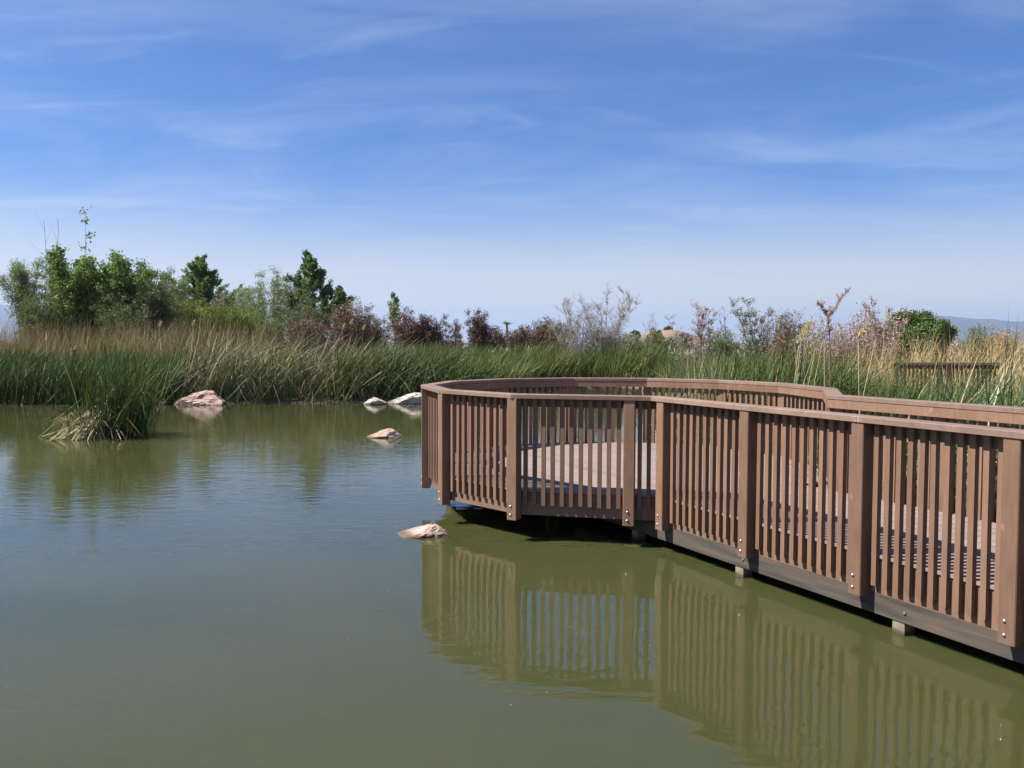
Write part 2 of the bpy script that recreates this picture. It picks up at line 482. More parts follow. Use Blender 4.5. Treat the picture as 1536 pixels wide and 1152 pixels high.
def post_mesh(z0, z1, w=0.116, dpt=0.112):
    c = 0.006
    pr_ = [(-w / 2, -dpt), (w / 2, -dpt), (w / 2, -c), (w / 2 - c, 0), (-w / 2 + c, 0), (-w / 2, -c)]
    # local x along the rail, local y outward (outer face at y=0)
    return MB().loft([[Vector((x, y, z0)) for x, y in pr_], [Vector((x, y, z1)) for x, y in pr_]]).mesh('post')


def picket_mesh(z0, z1, w=0.042, dpt=0.042):
    pr_ = [(-w / 2, -dpt), (w / 2, -dpt), (w / 2, 0), (-w / 2, 0)]
    # foot cut at a slant
    return MB().loft([[Vector((x, y, z0 + (0.018 if y < -0.01 else 0))) for x, y in pr_], [Vector((x, y, z1)) for x, y in pr_]]).mesh('picket')


def bolt_mesh():
    rings = []
    for r, y in ((0.013, 0.0), (0.013, 0.003), (0.010, 0.008), (0.005, 0.0105)):
        rings.append([Vector((r * math.cos(a * math.pi / 4), y, r * math.sin(a * math.pi / 4))) for a in range(8)])
    return MB().loft(rings).mesh('bolt', smooth=True)


ME_POST = post_mesh(POST_BOT, CAP_BOT - 0.001); ME_POST.materials.append(M['rail'])
ME_PK_W = picket_mesh(0.315, CAP_BOT - 0.002); ME_PK_W.materials.append(M['rail'])
ME_PK_P = picket_mesh(0.385, CAP_BOT - 0.002); ME_PK_P.materials.append(M['rail'])
ME_BOLT = bolt_mesh(); ME_BOLT.materials.append(M['steel'])
O_POST, O_PK = 0.060, -0.012
SUBR = (-0.094, -0.055)

rail_near = empty('walkway_railing', (G0.x, G0.y, DECK_Z), 'brown picket railing along the pond side of the straight walkway', 'railing')
rail_plat = empty('platform_railing', (PC.x, PC.y, DECK_Z), 'curved brown picket railing around the many-sided viewing platform', 'railing')
rail_far = empty('walkway_railing', (S2.x, S2.y, DECK_Z), 'brown picket railing of the walkway backed by tall green cattails', 'railing')


def add_post(root, p, n, bolts=True):
    ang = math.atan2(n.y, n.x) - math.pi / 2
    q = p + n * O_POST
    o = link('post', ME_POST, None, root, Vector((q.x, q.y, 0)) - Vector((root.location.x, root.location.y, root.location.z)), ang)
    if bolts:
        for z in (POST_BOT + 0.055, POST_BOT + 0.145):
            link('bolt', ME_BOLT, None, o, (0.012, 0.0, z))
    return o


RJ = random.Random(12)


def rail_segment(root, i, posts, pk_mesh, pickets, joints=()):
    A = path[i]; d = (path[i + 1] - A).normalized(); n = seg_n(A, path[i + 1])
    ang = math.atan2(n.y, n.x) - math.pi / 2
    Ls_ = (path[i + 1] - A).length
    cuts_ = [0] + list(joints) + [Ls_]
    for a_, b_ in zip(cuts_[:-1], cuts_[1:]):
        bar(i, prof(-0.099, 0.070, CAP_BOT, CAP_TOP), 'handrail', M['cap'], root, a=None if a_ == 0 else a_, b=None if b_ == Ls_ else b_)
    bar(i, prof(SUBR[0], SUBR[1], CAP_BOT - 0.094, CAP_BOT - 0.003), 'lower_rail', M['rail'], root)
    for s in posts:
        add_post(root, A + d * s, n)
    for s in pickets:
        q = A + d * s + n * O_PK
        pko = link('picket', pk_mesh, None, root, Vector((q.x + RJ.gauss(0, .0012), q.y + RJ.gauss(0, .0012), RJ.gauss(0, .003))) - root.location)
        pko.rotation_euler = (0, RJ.gauss(0, .0022), ang + RJ.gauss(0, .012))


def spaced(a, b, k, pad=0.115):
    return [a + pad + (b - a - 2 * pad) * j / (k - 1) for j in range(k)]


# near walkway rail: posts fitted to the photograph
LK = (K - NEAR_END).length
sG = 4.6
pn = [sG - 3.61, sG - 2.41, sG - 1.21, sG, sG + 1.205, sG + 2.4545, sG + 3.70]
pk = []
for a, b in zip(pn[:-1], pn[1:]): pk += spaced(a, b, 11)
pk += [pn[0] - 0.115 - 0.1 * j for j in range(8) if pn[0] - 0.115 - 0.1 * j > 0.03]
pk += [pn[-1] + 0.105, pn[-1] + 0.195]
rail_segment(rail_near, 0, pn, ME_PK_W, [s for s in pk if s < LK - 0.02], joints=(sG - 1.21, sG + 1.205, sG + 2.58))
bar(0, prof(SUBR[0], SUBR[1], 0.252, DECK_Z - 0.028), 'fascia', M['rail'], rail_near)

# platform rail
LB = (B - K).length
sC = LB - 1.224
rail_segment(rail_plat, 1, [sC], ME_PK_P, spaced(sC, LB, 11) + [s for s in (sC - 0.105, sC - 0.20, sC - 0.29) if s > 0.02])
for i in range(2, 11):
    Ls = (path[i + 1] - path[i]).length
    rail_segment(rail_plat, i, [], ME_PK_P, spaced(0, Ls, 10 if i < 9 else 10, 0.118))
Ls = (path[12] - path[11]).length
rail_segment(rail_plat, 11, [], ME_PK_P, spaced(0, Ls, 14, 0.118))
for i in range(2, 12):
    n1 = seg_n(path[i - 1], path[i]); n2 = seg_n(path[i], path[i + 1])
    add_post(rail_plat, path[i], (n1 + n2).normalized())
for i in range(1, 12):
    bar(i, prof(SUBR[0], SUBR[1], 0.272, DECK_Z - 0.028), 'fascia', M['rail'], rail_plat)

# far walkway rail
Lf = (FAR_END - S2).length
pf = [0.08 + 1.22 * j for j in range(int(Lf / 1.22) + 1)]
pk = []
for a, b in zip(pf[:-1], pf[1:]): pk += spaced(a, b, 11)
rail_segment(rail_far, 12, pf, ME_PK_W, [s for s in pk if s < Lf - 0.02], joints=(0.42, 2.86, 5.3))
bar(12, prof(SUBR[0], SUBR[1], 0.252, DECK_Z - 0.028), 'fascia', M['rail'], rail_far)

# ------------------------------------------------------------------ deck
deck = empty('boardwalk', (PC.x, PC.y, 0), 'pinkish brown plank boardwalk with a round platform on piles over the pond', 'boardwalk')
BW, BG = 0.1385, 0.0065
dbase = deck.location


def clip_poly(poly, a, nrm):
    """keep the part of poly where (p-a).nrm >= 0"""
    out = []
    for i in range(len(poly)):
        p, q = poly[i], poly[(i + 1) % len(poly)]
        dp, dq = (p - a).dot(nrm), (q - a).dot(nrm)
        if dp >= 0: out.append(p)
        if (dp >= 0) != (dq >= 0): out.append(p + (q - p) * (dp / (dp - dq)))
    return out


INS = -0.040
plat_poly = [offs(i, INS) for i in range(1, 13)]
# walkway boards lie across the walk
rngd = random.Random(3)
W0, W1 = -0.040, 0.040
wl = WALK_W - 0.08
c = 0.004
prof_b = [(-BW / 2, -0.026), (BW / 2, -0.026), (BW / 2, -c), (BW / 2 - c, 0), (-BW / 2 + c, 0), (-BW / 2, -c)]
me_b = MB().loft([[Vector((-wl / 2, y, z)) for y, z in prof_b], [Vector((wl / 2, y, z)) for y, z in prof_b]]).mesh('deck_board')
me_b.materials.append(M['deck'])
AC = -NL
line_len = (K - NEAR_END).dot(U) - 0.10
k = 0
while True:
    s = line_len - (BW + BG) * (k + 0.5)
    if s < 0.1: break
    p2 = NEAR_END + U * s + AC * (WALK_W / 2 + 0.0)
    link('deck_board', me_b, None, deck, Vector((p2.x, p2.y, DECK_Z + rngd.uniform(-0.0012, 0.0012))) - dbase, math.atan2(AC.y, AC.x))
    k += 1
# platform boards run along the walk direction, cut to the rim
edge_a = NEAR_END + U * (line_len + BG)
pp = clip_poly(plat_poly, edge_a, U)
wmin = min((p - PC).dot(AC) for p in pp); wmax = max((p - PC).dot(AC) for p in pp)
w = wmin + 0.02
while w < wmax:
    strip = clip_poly(clip_poly(pp, PC + AC * w, AC), PC + AC * (w + BW), -AC)
    if len(strip) >= 3:
        dz = rngd.uniform(-0.0012, 0.0012)
        loc_c = sum(strip, Vector((0, 0))) / len(strip)
        loc = [Vector(((p - loc_c).dot(U), (p - loc_c).dot(-AC))) for p in strip]
        me = MB().loft([[Vector((q.x, q.y, -0.026)) for q in loc], [Vector((q.x, q.y, 0)) for q in loc]]).mesh('deck_board')
        link('deck_board', me, M['deck'], deck, Vector((loc_c.x, loc_c.y, DECK_Z + dz)) - dbase, math.atan2(U.y, U.x))
    w += BW + BG


def beam(p0, p1, half, z0, z1, name='beam', mat=None):
    d = (p1 - p0).normalized(); n = Vector((-d.y, d.x))
    r = [[Vector((*(q + n * o), z)) - dbase for o, z in ((-half, z0), (half, z0), (half, z1), (-half, z1))] for q in (p0, p1)]
    return link(name, MB().loft(r).mesh(name), mat or M['beam'], deck)


# edge beams, joists and piles
nb0, nb1 = NEAR_END + AC * 0.090, K + U * 1.7 + AC * 0.090
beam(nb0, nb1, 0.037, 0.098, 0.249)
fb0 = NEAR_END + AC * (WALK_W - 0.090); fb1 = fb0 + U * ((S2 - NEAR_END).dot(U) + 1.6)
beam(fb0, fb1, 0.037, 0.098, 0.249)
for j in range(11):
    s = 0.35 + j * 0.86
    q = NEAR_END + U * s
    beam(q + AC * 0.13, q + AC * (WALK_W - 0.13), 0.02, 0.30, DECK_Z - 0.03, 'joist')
for j in range(9):
    w = wmin + 0.35 + j * (wmax - wmin - 0.7) / 8
    # joists across the platform, kept inside the rim
    strip = clip_poly(clip_poly([offs(i, -0.2) for i in range(1, 13)], PC + U * (w - 0.02), U), PC + U * (w + 0.02), -U)
    if len(strip) >= 3:
        ws = [(p - PC).dot(AC) for p in strip]
        beam(PC + U * w + AC * min(ws), PC + U * w + AC * max(ws), 0.02, 0.30, DECK_Z - 0.03, 'joist')


def pile(p, s=0.105, top=0.098):
    me = MB().box((0, 0, (top - 1.0) / 2), (s, s, top + 1.0)).mesh('pile')
    return link('pile', me, M['pile'], deck, Vector((p.x, p.y, 0)) - dbase, WALK_ANG)


for s in (sG - 3.4, sG - 0.82, sG + 0.90, sG + 2.62, sG + 4.3):
    q = NEAR_END + U * s
    pile(q + AC * 0.115); pile(q + AC * (WALK_W - 0.115))
for a in range(0, 360, 90):
    q = PC + Vector((math.cos(math.radians(a + 20)), math.sin(math.radians(a + 20)))) * 0.95
    pile(q, 0.13, 0.30)
me_sb = bolt_mesh()
me_sb.materials.append(M['pile'])
for s in (sG + 0.84, sG + 2.56):
    q = NEAR_END + U * s + AC * 0.052
    link('bolt', me_sb, None, deck, Vector((q.x, q.y, 0.17)) - dbase, math.atan2(NL.y, NL.x) - math.pi / 2)

# ------------------------------------------------------------------ ground and water
SHORE = np.array([(9.0, -2), (6.9, 3.0), (5.15, 7.0), (4.35, 9.4), (4.75, 11.2), (4.55, 12.6), (3.9, 14.5), (2.9, 17.5), (3.4, 21), (6.5, 30), (7.0, 42),
                  (3.5, 44.5), (0.5, 42), (-1.2, 36.5), (-2.2, 32.0), (-4.5, 30.6), (-7, 30.4), (-10, 30.3), (-13, 30.6), (-20, 30.2), (-28, 28),
                  (-36, 20), (-36, 2), (-26, -10), (0, -13), (9, -9)])


def shore_dist(P):
    """signed distance to the shoreline, positive on land"""
    P = np.asarray(P, dtype=float)
    a = SHORE; b = np.roll(SHORE, -1, axis=0)
    dmin = np.full(len(P), 1e9); inside = np.zeros(len(P), bool)
    for (ax, ay), (bx, by) in zip(a, b):
        e = np.array([bx - ax, by - ay]); w_ = P - np.array([ax, ay])
        t_ = np.clip((w_ @ e) / (e @ e), 0, 1)
        dd = np.linalg.norm(w_ - t_[:, None] * e, axis=1)
        dmin = np.minimum(dmin, dd)
        cnd = ((ay > P[:, 1]) != (by > P[:, 1])) & (P[:, 0] < (bx - ax) * (P[:, 1] - ay) / (by - ay + 1e-12) + ax)
        inside ^= cnd
    return np.where(inside, -dmin, dmin)


def ground_h(P):
    P = np.asarray(P, dtype=float)
    s = shore_dist(P)
    h = np.where(s < 0, np.maximum(-0.7, s * 0.45), 0.28 * (1 - np.exp(-np.maximum(s, 0) / 0.8)) + 0.45 * (1 - np.exp(-np.maximum(s, 0) / 8)))
    bump_ = 0.05 * np.sin(P[:, 0] * 1.7 + 0.6 * np.sin(P[:, 1] * 1.3)) * np.sin(P[:, 1] * 1.9) * np.clip(s / 2 + .2, 0, 1)
    return h + bump_


def axis_pts(lo, hi, step, far):
    mid = list(np.arange(lo, hi + 1e-6, step))
    g = []; x = hi; st = step
    while x < far:
        st *= 1.35; x += st; g.append(x)
    g2 = []; x = lo; st = step
    while x > -far:
        st *= 1.35; x -= st; g2.append(x)
    return np.array(g2[::-1] + mid + g)


gx = axis_pts(-40, 16, 0.5, 13000); gy = axis_pts(-16, 56, 0.5, 13000)
XX, YY = np.meshgrid(gx, gy)
P2 = np.stack([XX.ravel(), YY.ravel()], 1)
ZZ = ground_h(P2)
nx, ny = len(gx), len(gy)
idx = np.arange(nx * ny).reshape(ny, nx)
F = np.stack([idx[:-1, :-1].ravel(), idx[:-1, 1:].ravel(), idx[1:, 1:].ravel(), idx[1:, :-1].ravel()], 1)
g = link('ground', np_mesh('ground', np.column_stack([P2, ZZ]), F, smooth=True), M['ground'])
tag(g, 'dry sandy ground around and beyond the pond', kind='structure')

w_o = link('pond_water', MB().box((-14, 17.5, -1.5), (52, 65, 3.0)).mesh('pond_water'), M['water'])
tag(w_o, 'still olive green pond water reflecting sky and railing', kind='structure')


def specks():
    rg = np.random.default_rng(8); n = 34
    xy = np.column_stack([rg.uniform(-3, 4.6, n), rg.uniform(2.5, 12, n)])
    k_ = rg.uniform(.003, .008, n); a = rg.uniform(0, 6.28, n)
    ca = np.column_stack([np.cos(a), np.sin(a)]) * k_[:, None]; cb = np.column_stack([-np.sin(a), np.cos(a)]) * k_[:, None] * .5
    V = np.stack([xy - ca, xy + cb, xy + ca, xy - cb], 1).reshape(-1, 2)
    o = link('floating_debris', np_mesh('floating_debris', np.column_stack([V, np.full(len(V), .004)]), np.arange(4 * n).reshape(n, 4), np.repeat(rg.uniform(0, 1, n), 4)), M['straw'])
    tag(o, 'tiny leaf scraps and seed fluff floating on the pond', 'debris', kind='stuff')


specks()


def ridge(name, xs, tops, dist, depth, mat, label, seed, zb=-3.0, rough=0.05):
    rg = np.random.default_rng(seed)
    n = 90; kx = np.linspace(xs[0], xs[-1], n)
    top = np.interp(kx, xs, tops)
    V = []; rows = 9
    for r in range(rows):
        f = r / (rows - 1)
        prof_ = math.sin(f * math.pi) ** 0.8
        for i in range(n):
            hh = top[i] * prof_ * (1 + rough * math.sin(kx[i] * 31.0 / (xs[-1] - xs[0]) + f * 9) + rough * rg.normal() * 0.25)
            V.append((kx[i], dist + depth * (f - 0.5), zb + max(hh, 0)))
    idx = np.arange(n * rows).reshape(rows, n)
    F = np.stack([idx[:-1, :-1].ravel(), idx[:-1, 1:].ravel(), idx[1:, 1:].ravel(), idx[1:, :-1].ravel()], 1)
    o = link(name, np_mesh(name, V, F, smooth=True), mat)
    return tag(o, label, kind='structure')


DM = 9000.0
ridge('mountains', [at(-420, DM), at(-200, DM), at(-60, DM), at(10, DM), at(60, DM), at(160, DM), at(330, DM)],
      [140, 480, 440, 415, 370, 210, 5], DM, 2600, M['mountain'], 'hazy blue mountains far beyond the left trees', 1)
ridge('mountains', [at(1180, DM), at(1290, DM), at(1370, DM), at(1400, DM), at(1440, DM), at(1500, DM), at(1600, DM), at(1900, DM)],
      [5, 190, 330, 315, 280, 265, 270, 160], DM, 2600, M['mountain'], 'hazy blue mountains far beyond the right bank', 2)
ridge('sandy_hill', [at(860, 230), at(925, 230), at(960, 230), at(985, 230), at(1005, 230), at(1050, 230), at(1140, 230)],
      [0.2, 2.2, 4.6, 5.9, 6.1, 3.6, 0.2], 230, 60, M['hill'], 'bare sandy hill showing between the far shrubs', 3, zb=0.2, rough=0.02)


# ------------------------------------------------------------------ rocks
def rock(name, px, py_base, wpx, hpx, d, mat, label, seed, depth=0.8, skew=0.0, group=None, sharp=0.16, peak=None):
    import bmesh
    X = at(px, d); w = wpx / FPX * d; h = hpx / FPX * d
    bm = bmesh.new()
    bmesh.ops.create_icosphere(bm, subdivisions=5, radius=1.0)
    off = Vector((seed * 13.1, seed * 7.7, seed * 3.3))
    rr = random.Random(seed * 101)
    cuts = []
    for k_ in range(15):
        nn = Vector((rr.gauss(0, 1), rr.gauss(0, 1), rr.gauss(0, .8))).normalized()
        cuts.append((nn, rr.uniform(.52, .86)))
    for v in bm.verts:
        n = v.co.normalized()
        r = 1.0
        for nn, dd in cuts:
            c_ = n.dot(nn)
            if c_ > 1e-3: r = min(r, dd / c_)
        r *= 1.0 + sharp * .8 * noise.noise(n * 2.3 + off) + 0.07 * noise.noise(n * 6 + off) + .045 * noise.noise(n * 15 + off)
        r += 0.035 * (noise.voronoi(n * 4.5 + off)[0][1] - noise.voronoi(n * 4.5 + off)[0][0])
        v.co = n * r
    xs = [v.co.x for v in bm.verts]; ys = [v.co.y for v in bm.verts]; zs = [v.co.z for v in bm.verts]
    for v in bm.verts:
        x = (v.co.x - min(xs)) / (max(xs) - min(xs)) - 0.5
        y = (v.co.y - min(ys)) / (max(ys) - min(ys)) - 0.5
        z = v.co.z / max(zs)
        if peak is not None and z > 0:
            z *= max(.12, 1 - peak[1] * abs(2 * (x - peak[0])) ** 1.2)
        v.co = Vector((x * w * (1.06 if peak is None else 1.16) + skew * w * z * 0.5, y * w * depth, z * h if z > 0 else z * h * 0.8))
    me = D.meshes.new(name); bm.to_mesh(me); bm.free()
    o = link(name, me, mat, None, (X, d + w * depth * 0.3, -0.015))
    return tag(o, label, 'rock', group)


RG = 'boulders standing in and beside the pond'
rock('boulder', 291, 608, 78, 23, 29.4, M['rock'], 'large pink boulder at the far bank below leaning dry reeds', 1, 0.7, 0.1, RG, peak=(0.05, .5))
rock('boulder', 563, 607, 33, 13, 29.9, M['rock_pale'], 'small pale peaked rock at the far bank left of the platform', 2, 0.8, -0.1, RG, peak=(-0.05, .75))
rock('boulder', 618, 604, 76, 21, 30.3, M['rock_pale'], 'long pale rock at the far bank partly hidden by the platform post', 13, 0.6, 0.2, RG, peak=(0.15, .5))
rock('boulder', 574, 657, 49, 15, 19.3, M['rock'], 'small low pink rock alone in open water left of the platform', 4, 0.7, 0.15, RG, peak=(0.08, .75))
rock('boulder', 624, 808, 90, 19, 9.35, M['rock'], 'flat pointed pink rock in the water just below the platform corner', 15, 0.95, 0.35, RG, peak=(0.22, .62))
rock('boulder', 238, 607, 26, 9, 29.6, M['rock_brown'], 'small brown rock touching the left end of the large pink boulder', 6, 0.8, 0.0, RG)
rock('boulder', 597, 600, 30, 10, 31.6, M['rock_brown'], 'dark brown rock on the bank behind the two pale rocks', 7, 0.8, 0.0, RG)
rock('boulder', 440, 605, 34, 10, 30.6, M['rock_brown'], 'low brown rock under grass at the middle of the far bank', 8, 0.8, 0.0, RG)
for j, (px_, w_px) in enumerate(((884, 20), (905, 12), (948, 16))):
    rock('shore_stone', px_, 579, w_px, 4, 43.6, M['rock_pale'], ['pale shore stone far behind the platform, first from the left', 'smallest pale shore stone far behind the platform, between two others', 'pale shore stone far behind the platform, third from the left'][j], 20 + j, 0.8, 0, 'pale shore stones seen over the platform')


# ------------------------------------------------------------------ plants
def blades(rng, xy, z0, h, w, lean, lean_j, curl, tint, seg=5, kink=0.0, face=None):
    """tapered grass or cattail leaves; all arguments per blade or scalars; returns V, F, tint"""
    n = len(xy)
    h = np.broadcast_to(h, n).astype(float); w = np.broadcast_to(w, n).astype(float)
    lean = np.asarray(lean, float)
    b = lean + rng.normal(0, 1, (n, 2)) * np.broadcast_to(lean_j, n)[:, None]
    cdir = b + rng.normal(0, 0.25, (n, 2))
    cu = np.abs(rng.normal(0, 1, n)) * np.broadcast_to(curl, n)
    az = rng.uniform(0, 2 * np.pi, n)
    s = np.stack([np.cos(az), np.sin(az)], 1)
    kk = rng.uniform(size=n) < kink
    kt = rng.uniform(0.45, 0.8, n)
    V = np.zeros((n, seg + 1, 2, 3))
    cn = np.linalg.norm(cdir, axis=1) + 1e-6
    cd = cdir / cn[:, None]
    for i in range(seg + 1):
        t_ = i / seg
        base = b * (t_ * h)[:, None] + cd * (cu * t_ ** 2.2 * h)[:, None]
        zz = h * t_ * (1 - 0.15 * np.linalg.norm(b, axis=1)) - cu * 0.45 * h * t_ ** 3
        over = np.clip(t_ - kt, 0, 1) * kk
        zz = zz - over * h * 1.7
        base = base + cd * (over * h * 0.6)[:, None]
        ww = w * (1 - 0.93 * t_ ** 1.8) * (0.75 + 0.5 * min(t_ * 3, 1) * 0.5)
        for q, sg in ((0, -.5), (1, .5)):
            V[:, i, q, :2] = xy + base + s * (ww * sg)[:, None]
            V[:, i, q, 2] = np.maximum(z0 + zz, 0.0)
    V = V.reshape(-1, 3)
    one = np.array([[2 * i, 2 * i + 1, 2 * i + 3, 2 * i + 2] for i in range(seg)])
    F = (one[None] + (np.arange(n) * 2 * (seg + 1))[:, None, None]).reshape(-1, 4)
    T = np.repeat(np.clip(tint, 0, 1), 2 * (seg + 1))
    return V, F, T


def merge(parts):
    Vs, Fs, Ts = [], [], []; o = 0
    for V, F, T in parts:
        Vs.append(V); Fs.append(F + o); Ts.append(T); o += len(V)
    return np.concatenate(Vs), np.concatenate(Fs), np.concatenate(Ts)


def band_points(rng, line, w0, w1, density):
    """random points in a band beside a polyline, between offsets w0 and w1 to the left of its direction"""
    out = []
    line = [np.array(p, float) for p in line]
    for a, b in zip(line[:-1], line[1:]):
        e = b - a; Ln = np.linalg.norm(e); e /= Ln; nn = np.array([-e[1], e[0]])
        k_ = rng.poisson(Ln * (w1 - w0) * density)
        u = rng.uniform(-0.15, Ln + 0.15, k_); v_ = rng.uniform(w0, w1, k_)
        out.append(a + u[:, None] * e + v_[:, None] * nn)
    return np.concatenate(out)


def reed_bed(name, label, cat, mat, line, w0, w1, density, h, seed, width=0.022, lean=(0.1, 0), lj=0.12, curl=0.15, tint=(0.45, 0.2), kink=0.06, hfun=None, clump=0.0, seg=5, patch=0.25, kind='stuff'):
    rng = np.random.default_rng(seed)
    xy = band_points(rng, line, w0, w1, density)
    if clump:
        keep = (np.sin(xy[:, 0] * 2.1 + seed) * np.sin(xy[:, 1] * 1.7 + seed * .7) + rng.normal(0, .6, len(xy))) > -clump
        xy = xy[keep]
    z0 = np.maximum(ground_h(xy), -0.05)
    hh = rng.uniform(h[0], h[1], len(xy))
    if hfun is not None: hh = hh * hfun(xy)
    pt = np.array([noise.noise(Vector((x * 0.55, y * 0.55, seed * 3.7))) for x, y in xy])
    hh = hh * (1 + 0.12 * pt)
    tn = rng.normal(tint[0], tint[1], len(xy)) + patch * pt
    l1 = np.array([noise.noise(Vector((x * 0.9 + 31, y * 0.9, seed * 1.7))) for x, y in xy])
    l2 = np.array([noise.noise(Vector((x * 0.9, y * 0.9 + 57, seed * 2.3))) for x, y in xy])
    l3 = np.array([noise.noise(Vector((x * 0.28, y * 0.28 + 11, seed * 5.1))) for x, y in xy])
    hh = hh * (1 + 0.18 * l1 + 0.20 * l3)
    lean = np.array(lean)[None] + np.column_stack([l1, l2]) * lj * 1.3
    V, F, T = blades(rng, xy, z0, hh, width * rng.uniform(.7, 1.3, len(xy)), lean, lj, curl, tn, seg, kink)
    o = link(name, np_mesh(name, V, F, T), mat)
    return tag(o, label, cat, kind=kind)


LW = (at(0, 31) - 7, 31)      # a little beyond the left edge of the picture

# left cattail bed at the far bank
reed_bed('cattail_bed', 'dense dark green cattail bed along the left far bank', 'cattails', M['cattail'],
         [(-29, 28.0), (-20, 30.3), (-12.3, 30.5)], -1.2, 2.8, 150, (1.45, 1.92), 11, 0.036, (0.10, 0), 0.15, 0.30, (0.38, 0.20), 0.08)
# golden dry reeds behind it
reed_bed('golden_reeds', 'tall golden brown dry reeds behind the left cattail bed', 'reeds', M['golden'],
         [(-32, 36), (-24, 35.6), (-15, 35.4), (-10.5, 35.2)], 0, 4.5, 46, (1.9, 2.85), 12, 0.024, (0.05, 0), 0.10, 0.14, (0.5, 0.25), 0.08)
# mixed tan and green leaning reeds in the middle of the far bank
reed_bed('leaning_reeds', 'tangled leaning tan and green reeds on the middle far bank', 'reeds', M['mixed'],
         [(-12.6, 30.8), (-9.0, 30.7), (-6.0, 30.9), (-3.0, 31.4)], -0.3, 3.4, 80, (1.5, 2.6), 13, 0.036, (0.34, 0), 0.32, 0.36, (0.43, 0.28), 0.14, patch=0.5,
         hfun=lambda P: np.interp(P[:, 0], [-12.6, -11.5, -8, -5, -3], [0.85, 1.0, 1.0, 0.86, 0.8]))
reed_bed('bank_grass', 'low green grass and rushes at the foot of the leaning reeds', 'grass', M['cattail'],
         [(-12.4, 30.2), (-9.0, 30.1), (-6.0, 30.3), (-4.9, 30.6)], -0.1, 1.1, 95, (0.4, 1.5), 14, 0.028, (0.14, 0), 0.24, 0.28, (0.42, 0.22), 0.06)
reed_bed('dead_thatch', 'collapsed brown dead reed thatch between the leaning reeds', 'reeds', M['thatch'],
         [(-12.4, 30.6), (-9.0, 30.5), (-6.0, 30.8), (-4.6, 31.2)], -0.1, 2.2, 75, (0.8, 1.8), 24, 0.026, (0.3, 0), 0.36, 0.5, (0.38, 0.22), 0.6, patch=0.4, clump=0.25)
# green reed band receding behind the platform
reed_bed('green_reeds', 'long even band of green reeds along the shore behind the platform', 'reeds', M['cattail'],
         [(-6.5, 31.8), (-3.2, 31.6), (-2.0, 32.6), (-1.1, 36.5), (0.6, 42.2), (3.5, 44.9), (7.6, 43.0)], -0.9, 2.4, 115, (1.55, 2.0), 15, 0.034, (0.16, 0), 0.15, 0.30, (0.52, 0.18), 0.05)
reed_bed('green_reeds', 'green reeds along the hidden inlet shore beyond the right bank tip', 'reeds', M['cattail'],
         [(7.0, 42), (6.5, 30), (3.5, 21)], -0.2, 2.2, 75, (1.3, 1.7), 25, 0.028, (0.12, 0), 0.15, 0.26, (0.5, 0.2), 0.06)
# tan clump at the tip of the right bank
reed_bed('tan_reeds', 'tan and green reed tuft at the tip of the right bank', 'reeds', M['mixed'],
         [(2.75, 17.5), (3.35, 17.2), (4.0, 17.0)], -0.2, 2.6, 100, (1.35, 1.9), 16, 0.018, (0.05, 0), 0.2, 0.25, (0.50, 0.28), 0.15)
# green reeds to the right behind the platform
reed_bed('green_reeds', 'green reeds on the right bank rising behind the far platform rail', 'reeds', M['cattail'],
         [(3.55, 17.0), (4.1, 14.9), (5.0, 12.8), (5.7, 11.4)], 0.0, 3.0, 165, (2.0, 2.5), 17, 0.022, (0.18, 0), 0.15, 0.26, (0.46, 0.20), 0.06,
         hfun=lambda P: np.interp(P[:, 0], [3.4, 4.2, 4.8, 5.4, 6.4], [0.86, 0.93, 1.0, 0.74, 0.52]))
# the near cattails behind the walkway rail
fr = [np.array(S2 + AC * 0.45 - U * s) for s in (-1.0, 1.0, 3.0, 5.0, 7.5)]
reed_bed('cattail_bed', 'broad leaved blue green cattails crowding the far side of the walkway', 'cattails', M['cattail_blue'],
         fr, 0.0, 2.8, 110, (1.32, 1.95), 18, 0.031, (0.24, -0.03), 0.24, 0.34, (0.42, 0.24), 0.16, seg=7,
         hfun=lambda P: np.interp(P[:, 0], [3.6, 4.4, 5.0, 5.6, 6.8], [0.80, 0.92, 1.0, 1.15, 1.25]))
reed_bed('golden_reeds', 'pale golden dry reeds beyond the right cattails', 'reeds', M['gold_right'],
         [(9.0, 22), (14.5, 21.0), (20, 20)], 0, 6, 34, (1.6, 2.3), 19, 0.020, (0.10, 0), 0.16, 0.2, (0.5, 0.26), 0.10)
reed_bed('golden_reeds', 'olive and gold reeds around the pink flowering shrubs', 'reeds', M['gold_right'],
         [(7.2, 18.2), (10.5, 18.6)], 0, 4.5, 34, (1.2, 1.7), 20, 0.018, (0.08, 0), 0.16, 0.2, (0.78, 0.26), 0.10)


